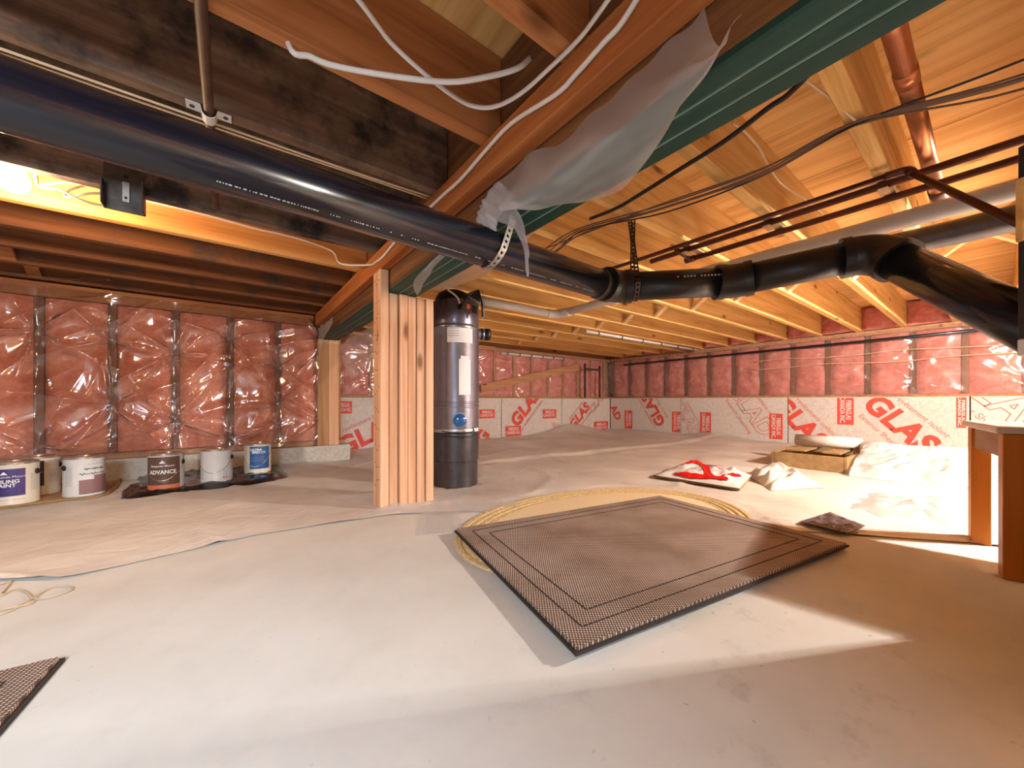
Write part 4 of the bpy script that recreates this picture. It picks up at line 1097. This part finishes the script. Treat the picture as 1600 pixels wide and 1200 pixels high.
tbox('apron', .020, .038, .048, TL-.08, .335, .407, M['apron'], .002); tbox('apron', EL-.038, EL-.02, .048, TL-.08, .335, .407, M['apron'], .002)

# dark panel at the right edge and an unseen blocker added to shade the floor
pn = thing('dark_hanging_panel', 'narrow dark brown panel hanging from the joists at the right edge', 'panel', tuple(SD(.97, .70, .6)))
def pbox(nm, s0, s1, d0, d1, z0, z1, mat):
    bm = bmesh.new(); bx(bm, s0, s1, d0, d1, z0, z1, .002)
    for v in bm.verts: v.co = SD(v.co.x, v.co.y, v.co.z)
    return obj(nm, bm, mat, pn)
pbox('panel_board', .962, 1.035, .690, .702, .617, .982, M['panel']); tag(pbox('white_trim', .962, 1.035, .688, .703, .585, .6165, M['pvc']), 'white strip along its lower edge')
tag(pbox('lit_edge_strip', .957, .9615, .690, .702, .80, .92, M['joist_r']), 'orange strip standing for the lit edge of the panel')  # orange colour stands in for light catching the panel edge
pbox('hanger', 1.00, 1.03, .690, .702, .983, ZJ-.001, M['panel'])
en = board('shadow_blocker', 0, 1, 0, 1, 0, 1, M['panel'], None, 0)  # unseen block added so the right lamp casts the near floor shadow
me = en.data
for v, (s, d, z) in zip(me.vertices, [(s, d, z) for z in (.0, 1.18) for s, d in ((1.20, .70), (1.45, .70), (1.45, .836), (1.20, .836))]): v.co = SD(s, d, z)
tag(en, 'unseen dark upright cabinet standing just beyond the right edge, behind the panel', 'blocker')

# wooden crate, plastic wrapped roll and crumpled clear bag by the right wall
crt = thing('wooden_crate', 'shallow open brown wooden frame under the plastic-wrapped roll', 'crate', (3.6, .75, 0))
for x0, x1, y0, y1, z0, z1 in ((3.28, 3.92, 1.02, 1.04, .006, .115), (3.28, 3.30, .62, 1.02, .006, .115), (3.90, 3.92, .62, 1.02, .006, .115), (3.28, 3.92, .60, .62, .006, .115),
                               (3.30, 3.90, .64, .78, .006, .016), (3.30, 3.90, .82, .98, .006, .016), (3.40, 3.92, .66, .76, .116, .130), (3.40, 3.92, .86, .98, .116, .130)):
    board('crate_slat', x0, x1, y0, y1, z0, z1, M['card_dk'], crt)
rolls = thing('plastic_wrapped_roll', 'long pale roll wrapped in plastic lying along the right wall', 'roll', (3.72, 0, .02))
bm = bmesh.new(); rr = random.Random(8)
pts = [Vector((3.72+.004*math.sin(i),   .60-i*.105, .105+.004*math.sin(i*1.7))) for i in range(19)]
sweep(bm, pts, [.092+.004*math.sin(i*2.2) for i in range(19)], 28); obj('wrapped_tube', bm, plain('white wrapping', (.78, .76, .74), .3, 0, .3, bumps=(10, .5)), rolls, True)
bm = bmesh.new(); sweep(bm, [Vector((3.72, .60, .105)), Vector((3.72, .64, .105))], .05, 24); obj('roll_core', bm, M['card'], rolls, True)
bm = bmesh.new(); sweep(bm, [Vector((3.72, 1.0, .178)), Vector((3.72, .60, .178))], .045, 20); obj('inner_tube', bm, M['panel'] if 0 else M['sheet'], rolls, True)
def clear(u, v):
    y = .575-1.0*u; x = 3.62-.44*v; top_ = .17*(1-v)**.8+.012
    h = top_+.030*noise.noise(Vector((x*9, y*9, 2)))+.015*noise.noise(Vector((x*22, y*22, 2)))
    if v > .97: h = .012
    x -= .04*noise.noise(Vector((y*5, 1, 4)))
    return (x, y, max(.010, h))
tag(gridmesh('clear_plastic_bag', clear, 90, 50, M['clear_bag']), 'crumpled clear plastic sheeting draped down the front of the wrapped roll', 'plastic sheet')
wp = thing('white_wrapped_panels', 'flat white panels under plastic between the roll and the table', 'panel', (3.4, -.3, 0))
board('panel_sheet', 3.22, 3.60, -1.6, -.45, .012, .05, plain('white panel', (.78, .76, .73), .4), wp); board('panel_sheet', 3.26, 3.61, -1.6, -.55, .052, .085, plain('white panel upper', (.76, .74, .72), .4), wp)
cf = thing('cardboard_flap', 'bent brown cardboard flap lying by the table legs near the right wall', 'cardboard', tuple(FL(1500, 755)))
bm = bmesh.new(); A = [FL(1474, 741, .06), FL(1496, 764, .012), FL(1600, 770, .012), FL(1600, 735, .07)]
vs = [bm.verts.new(p) for p in A]+[bm.verts.new(p-Vector((0, 0, .006))) for p in A]
bm.faces.new(vs[:4]); bm.faces.new(vs[4:][::-1])
for i in range(4): bm.faces.new((vs[i], vs[(i+1) % 4], vs[4+(i+1) % 4], vs[4+i]))
obj('flap', bm, M['card'], cf)
bm = bmesh.new(); A = [FL(1476, 740, .062), FL(1513, 762, .03), FL(1600, 745, .04), FL(1590, 722, .10)]
vs = [bm.verts.new(p) for p in A]+[bm.verts.new(p-Vector((0, 0, .004))) for p in A]
bm.faces.new(vs[:4]); bm.faces.new(vs[4:][::-1])
for i in range(4): bm.faces.new((vs[i], vs[(i+1) % 4], vs[4+(i+1) % 4], vs[4+i]))
obj('white_paper_face', bm, M['paper'], cf)

# white bag with red print on a flat board
wb = thing('white_plastic_bag', 'white plastic bag with red print lying on a thin board behind the mat', 'bag', tuple(FL(1100, 755)))
q4 = [FL(x, y) for x, y in ((1022, 748), (1156, 770), (1172, 752), (1060, 733))]
def slab(nm, q, z0, z1, mat, par):
    bm = bmesh.new(); lo = [bm.verts.new((p.x, p.y, z0)) for p in q]; hi = [bm.verts.new((p.x, p.y, z1)) for p in q]
    bm.faces.new(hi); bm.faces.new(lo[::-1])
    for i in range(len(q)): bm.faces.new((lo[i], lo[(i+1) % len(q)], hi[(i+1) % len(q)], hi[i]))
    return obj(nm, bm, mat, par)
tag(slab('thin_board', q4, .012, .026, M['card_dk'], None), 'thin brown-ended board under the white bag with red print', 'board')
def wbz(u, v):
    e = min(u, 1-u, v, 1-v)
    return .027+.055*min(1, e*5)*(.7+.5*noise.noise(Vector((u*5, v*4, 3))))+.012*noise.noise(Vector((u*14, v*12, 3)))*min(1, e*8)
def wq(u, v): return q4[0].lerp(q4[1], .03+.97*u).lerp(q4[3].lerp(q4[2], u), v*1.25-.04)
gridmesh('bag_body', lambda u, v: (lambda p: (p.x, p.y, wbz(u, v)))(wq(u, v)), 44, 30, plain('white bag film', (.82, .80, .79), .35, 0, .3), wb)
def ribbon(nm, path, wd, parent):
    pts = smoothed([Vector((a, b, 0)) for a, b in path], 6); 
    me = bpy.data.meshes.new(nm); vs = []; fs_ = []
    for i, p in enumerate(pts):
        t = (pts[min(i+1, len(pts)-1)]-pts[max(i-1, 0)]).normalized(); n_ = Vector((-t.y, t.x, 0))
        w2 = wd*(.5+.5*math.sin(PI*min(.999, max(.001, i/len(pts)))))
        for sg in (-1, 0, 1):
            u, v = p.x+n_.x*sg*w2, p.y+n_.y*sg*w2*1.5; q = wq(u, v); vs.append((q.x, q.y, wbz(u, v)+.006))
    for i in range(len(pts)-1):
        for j in range(2): fs_.append((i*3+j, i*3+j+1, i*3+j+4, i*3+j+3))
    me.from_pydata(vs, [], fs_); return link(nm, me, parent, M['red_film'])
ribbon('red_print', [(.22, .10), (.45, .08), (.70, .14), (.86, .12)], .035, wb)
ribbon('red_print', [(.20, .55), (.35, .72), (.48, .60), (.60, .25), (.72, .10)], .045, wb)
ribbon('red_print', [(.36, .80), (.55, .72), (.70, .62)], .035, wb)
ribbon('red_print', [(.78, .18), (.85, .45), (.92, .60)], .030, wb)
# crumpled white sheet right of the bag
q5 = [FL(x, y) for x, y in ((1168, 745), (1205, 770), (1290, 765), (1215, 722))]
tag(gridmesh('crumpled_white_sheet', lambda u, v: (lambda p: (p.x, p.y, .012+.06*min(1, min(u, 1-u, v, 1-v)*5)*(.5+abs(noise.noise(Vector((u*4, v*4, 6)))))))(q5[0].lerp(q5[1], u).lerp(q5[3].lerp(q5[2], u), v)), 36, 30, plain('white film', (.80, .77, .74), .4, 0, .2)), 'crumpled white plastic sheet between the printed bag and the crate', 'plastic sheet')
# dark foil bag
q6 = [FL(x, y, .02) for x, y in ((1249, 815), (1323, 833), (1353, 822), (1297, 800))]
tag(gridmesh('dark_foil_pouch', lambda u, v: (lambda p: (p.x, p.y, .021+.009*min(1, min(u, 1-u, v, 1-v)*8)*(.7+.9*noise.noise(Vector((u*6, v*6, 9))))))(q6[0].lerp(q6[1], u).lerp(q6[3].lerp(q6[2], u), v)), 34, 34, M['foil']), 'crinkled dark grey foil pouch on the white sheet right of the mat', 'pouch')
q7 = [FL(x, y) for x, y in ((1322, 800), (1372, 815), (1500, 838), (1500, 790), (1372, 775))]
def cs2(u, v):
    u2 = u+.06*noise.noise(Vector((v*6, 2, 5))); v2 = v+.12*noise.noise(Vector((u*5, 7, 1)))
    return FL(1325+175*u2, 798+34*u2, 0).lerp(FL(1360+140*u2, 773+8*u2, 0), v2)
tag(gridmesh('crumpled_clear_sheet', lambda u, v: (lambda p: (p.x, p.y, .008+.028*min(1, min(u, 1-u, v, 1-v)*4)*(.3+abs(noise.noise(Vector((u*6, v*4, 16)))))))(cs2(u, v)), 50, 26, M['clear_bag']), 'crumpled clear plastic on the floor between the foil pouch and the table leg', 'plastic sheet')

# ================================================================== HANGING FILM AT THE BEAM
def strip_between(nm, A, B, mat, par=None, nv=10, sag=0, ripple=.004, sd_=1, nu=8, ctrl=None):
    A = smoothed(A, nu); B = smoothed(B, nu); n = min(len(A), len(B))-1
    def fn(u, v):
        ia, ib = u*(len(A)-1), u*(len(B)-1)
        a = A[int(ia)].lerp(A[min(int(ia)+1, len(A)-1)], ia-int(ia)); b = B[int(ib)].lerp(B[min(int(ib)+1, len(B)-1)], ib-int(ib))
        q = a.lerp(b, v) if ctrl is None else a*(1-v)**2+Vector((ctrl[0], (a.y+b.y)/2, ctrl[1]))*2*v*(1-v)+b*v*v
        q.z -= sag*math.sin(PI*v); q += Vector((-1, 0, 0))*ripple*2*noise.noise(Vector((u*7, v*3, sd_)))
        q.z += ripple*noise.noise(Vector((u*9, v*4, sd_+3))); return q
    return gridmesh(nm, fn, max(24, n), nv, mat, par)
dp = thing('hanging_plastic_drape', 'torn milky plastic drape hanging from the green beam above the drain pipe', 'plastic sheet', (.6, .8, .98))
strip_between('upper_sheet', [ONX(x, y, .572) for x, y in ((1100, 10), (1048, 64), (990, 116), (935, 168), (885, 216), (850, 234), (815, 250), (778, 283))],
              [FL(x, y, .988) for x, y in ((1160, 20), (1127, 68), (1088, 128), (1042, 204), (990, 277), (930, 312), (860, 322), (800, 316))], M['milky'], dp, 18, .004, ripple=.009, ctrl=(.530, .945))
strip_between('folded_flap', [P(x, y, .955) for x, y in ((778, 283), (760, 305), (752, 325), (744, 346))],
              [P(x, y, .945) for x, y in ((824, 316), (800, 320), (778, 346), (775, 362))], M['milky'], dp, 8, 0, .006, 5)
strip_between('folded_flap', [P(x, y, .949) for x, y in ((778, 283), (760, 305), (752, 325), (744, 346))],
              [P(x, y, .938) for x, y in ((812, 318), (795, 322), (778, 346), (775, 362))], M['milky'], dp, 8, 0, .006, 15)
strip_between('hanging_tongue', [P(x, y, .935) for x, y in ((778, 345), (803, 358), (818, 388), (821, 420), (823, 431))],
              [P(x, y, .935) for x, y in ((798, 318), (812, 334), (823, 372), (827, 405), (824, 432))], M['milky'], dp, 6, 0, .003, 8)
strip_between('lower_sheet', [ONX(x, y, .573) for x, y in ((715, 372), (690, 395), (672, 413))], [FL(x, y, .990) for x, y in ((716, 382), (680, 415), (652, 462))], M['milky'], dp, 12, .002, ctrl=(.555, .980))
tag(strip_between('hazy_plastic_sheet', [Vector((.722, .22, 1.02)), Vector((.722, .8, 1.015)), Vector((.722, 1.3, 1.015)), Vector((.722, 1.66, 1.02))],
              [Vector((.80, .22, ZJ-.006)), Vector((.90, .8, ZJ-.008)), Vector((1.02, 1.3, ZJ-.008)), Vector((1.10, 1.66, ZJ-.008))], M['haze'], None, 14, .02), 'hazy thin plastic stretched from the right side of the green beam to the joists', 'plastic sheet')
hf = [ONX(x, y, .727) for x, y in ((532, 538), (555, 523), (583, 508), (640, 474))]
tag(strip_between('hanging_plastic_strip', hf, [ONX(x, y, .732) for x, y in ((536, 566), (551, 592), (583, 560), (640, 520))], M['milky'], None, 10, 0, .01, 4), 'ragged plastic strip hanging below the far end of the beam, behind the post', 'plastic sheet')
tag(strip_between('hanging_plastic_strip', [ONX(x, y, .530) for x, y in ((497, 512), (510, 503), (522, 493))], [ONX(x, y, .530) for x, y in ((500, 549), (505, 530), (515, 515))], M['milky'], None, 8, 0, .006, 9), 'small torn plastic strip hanging from the ledger end by the left wall', 'plastic sheet')
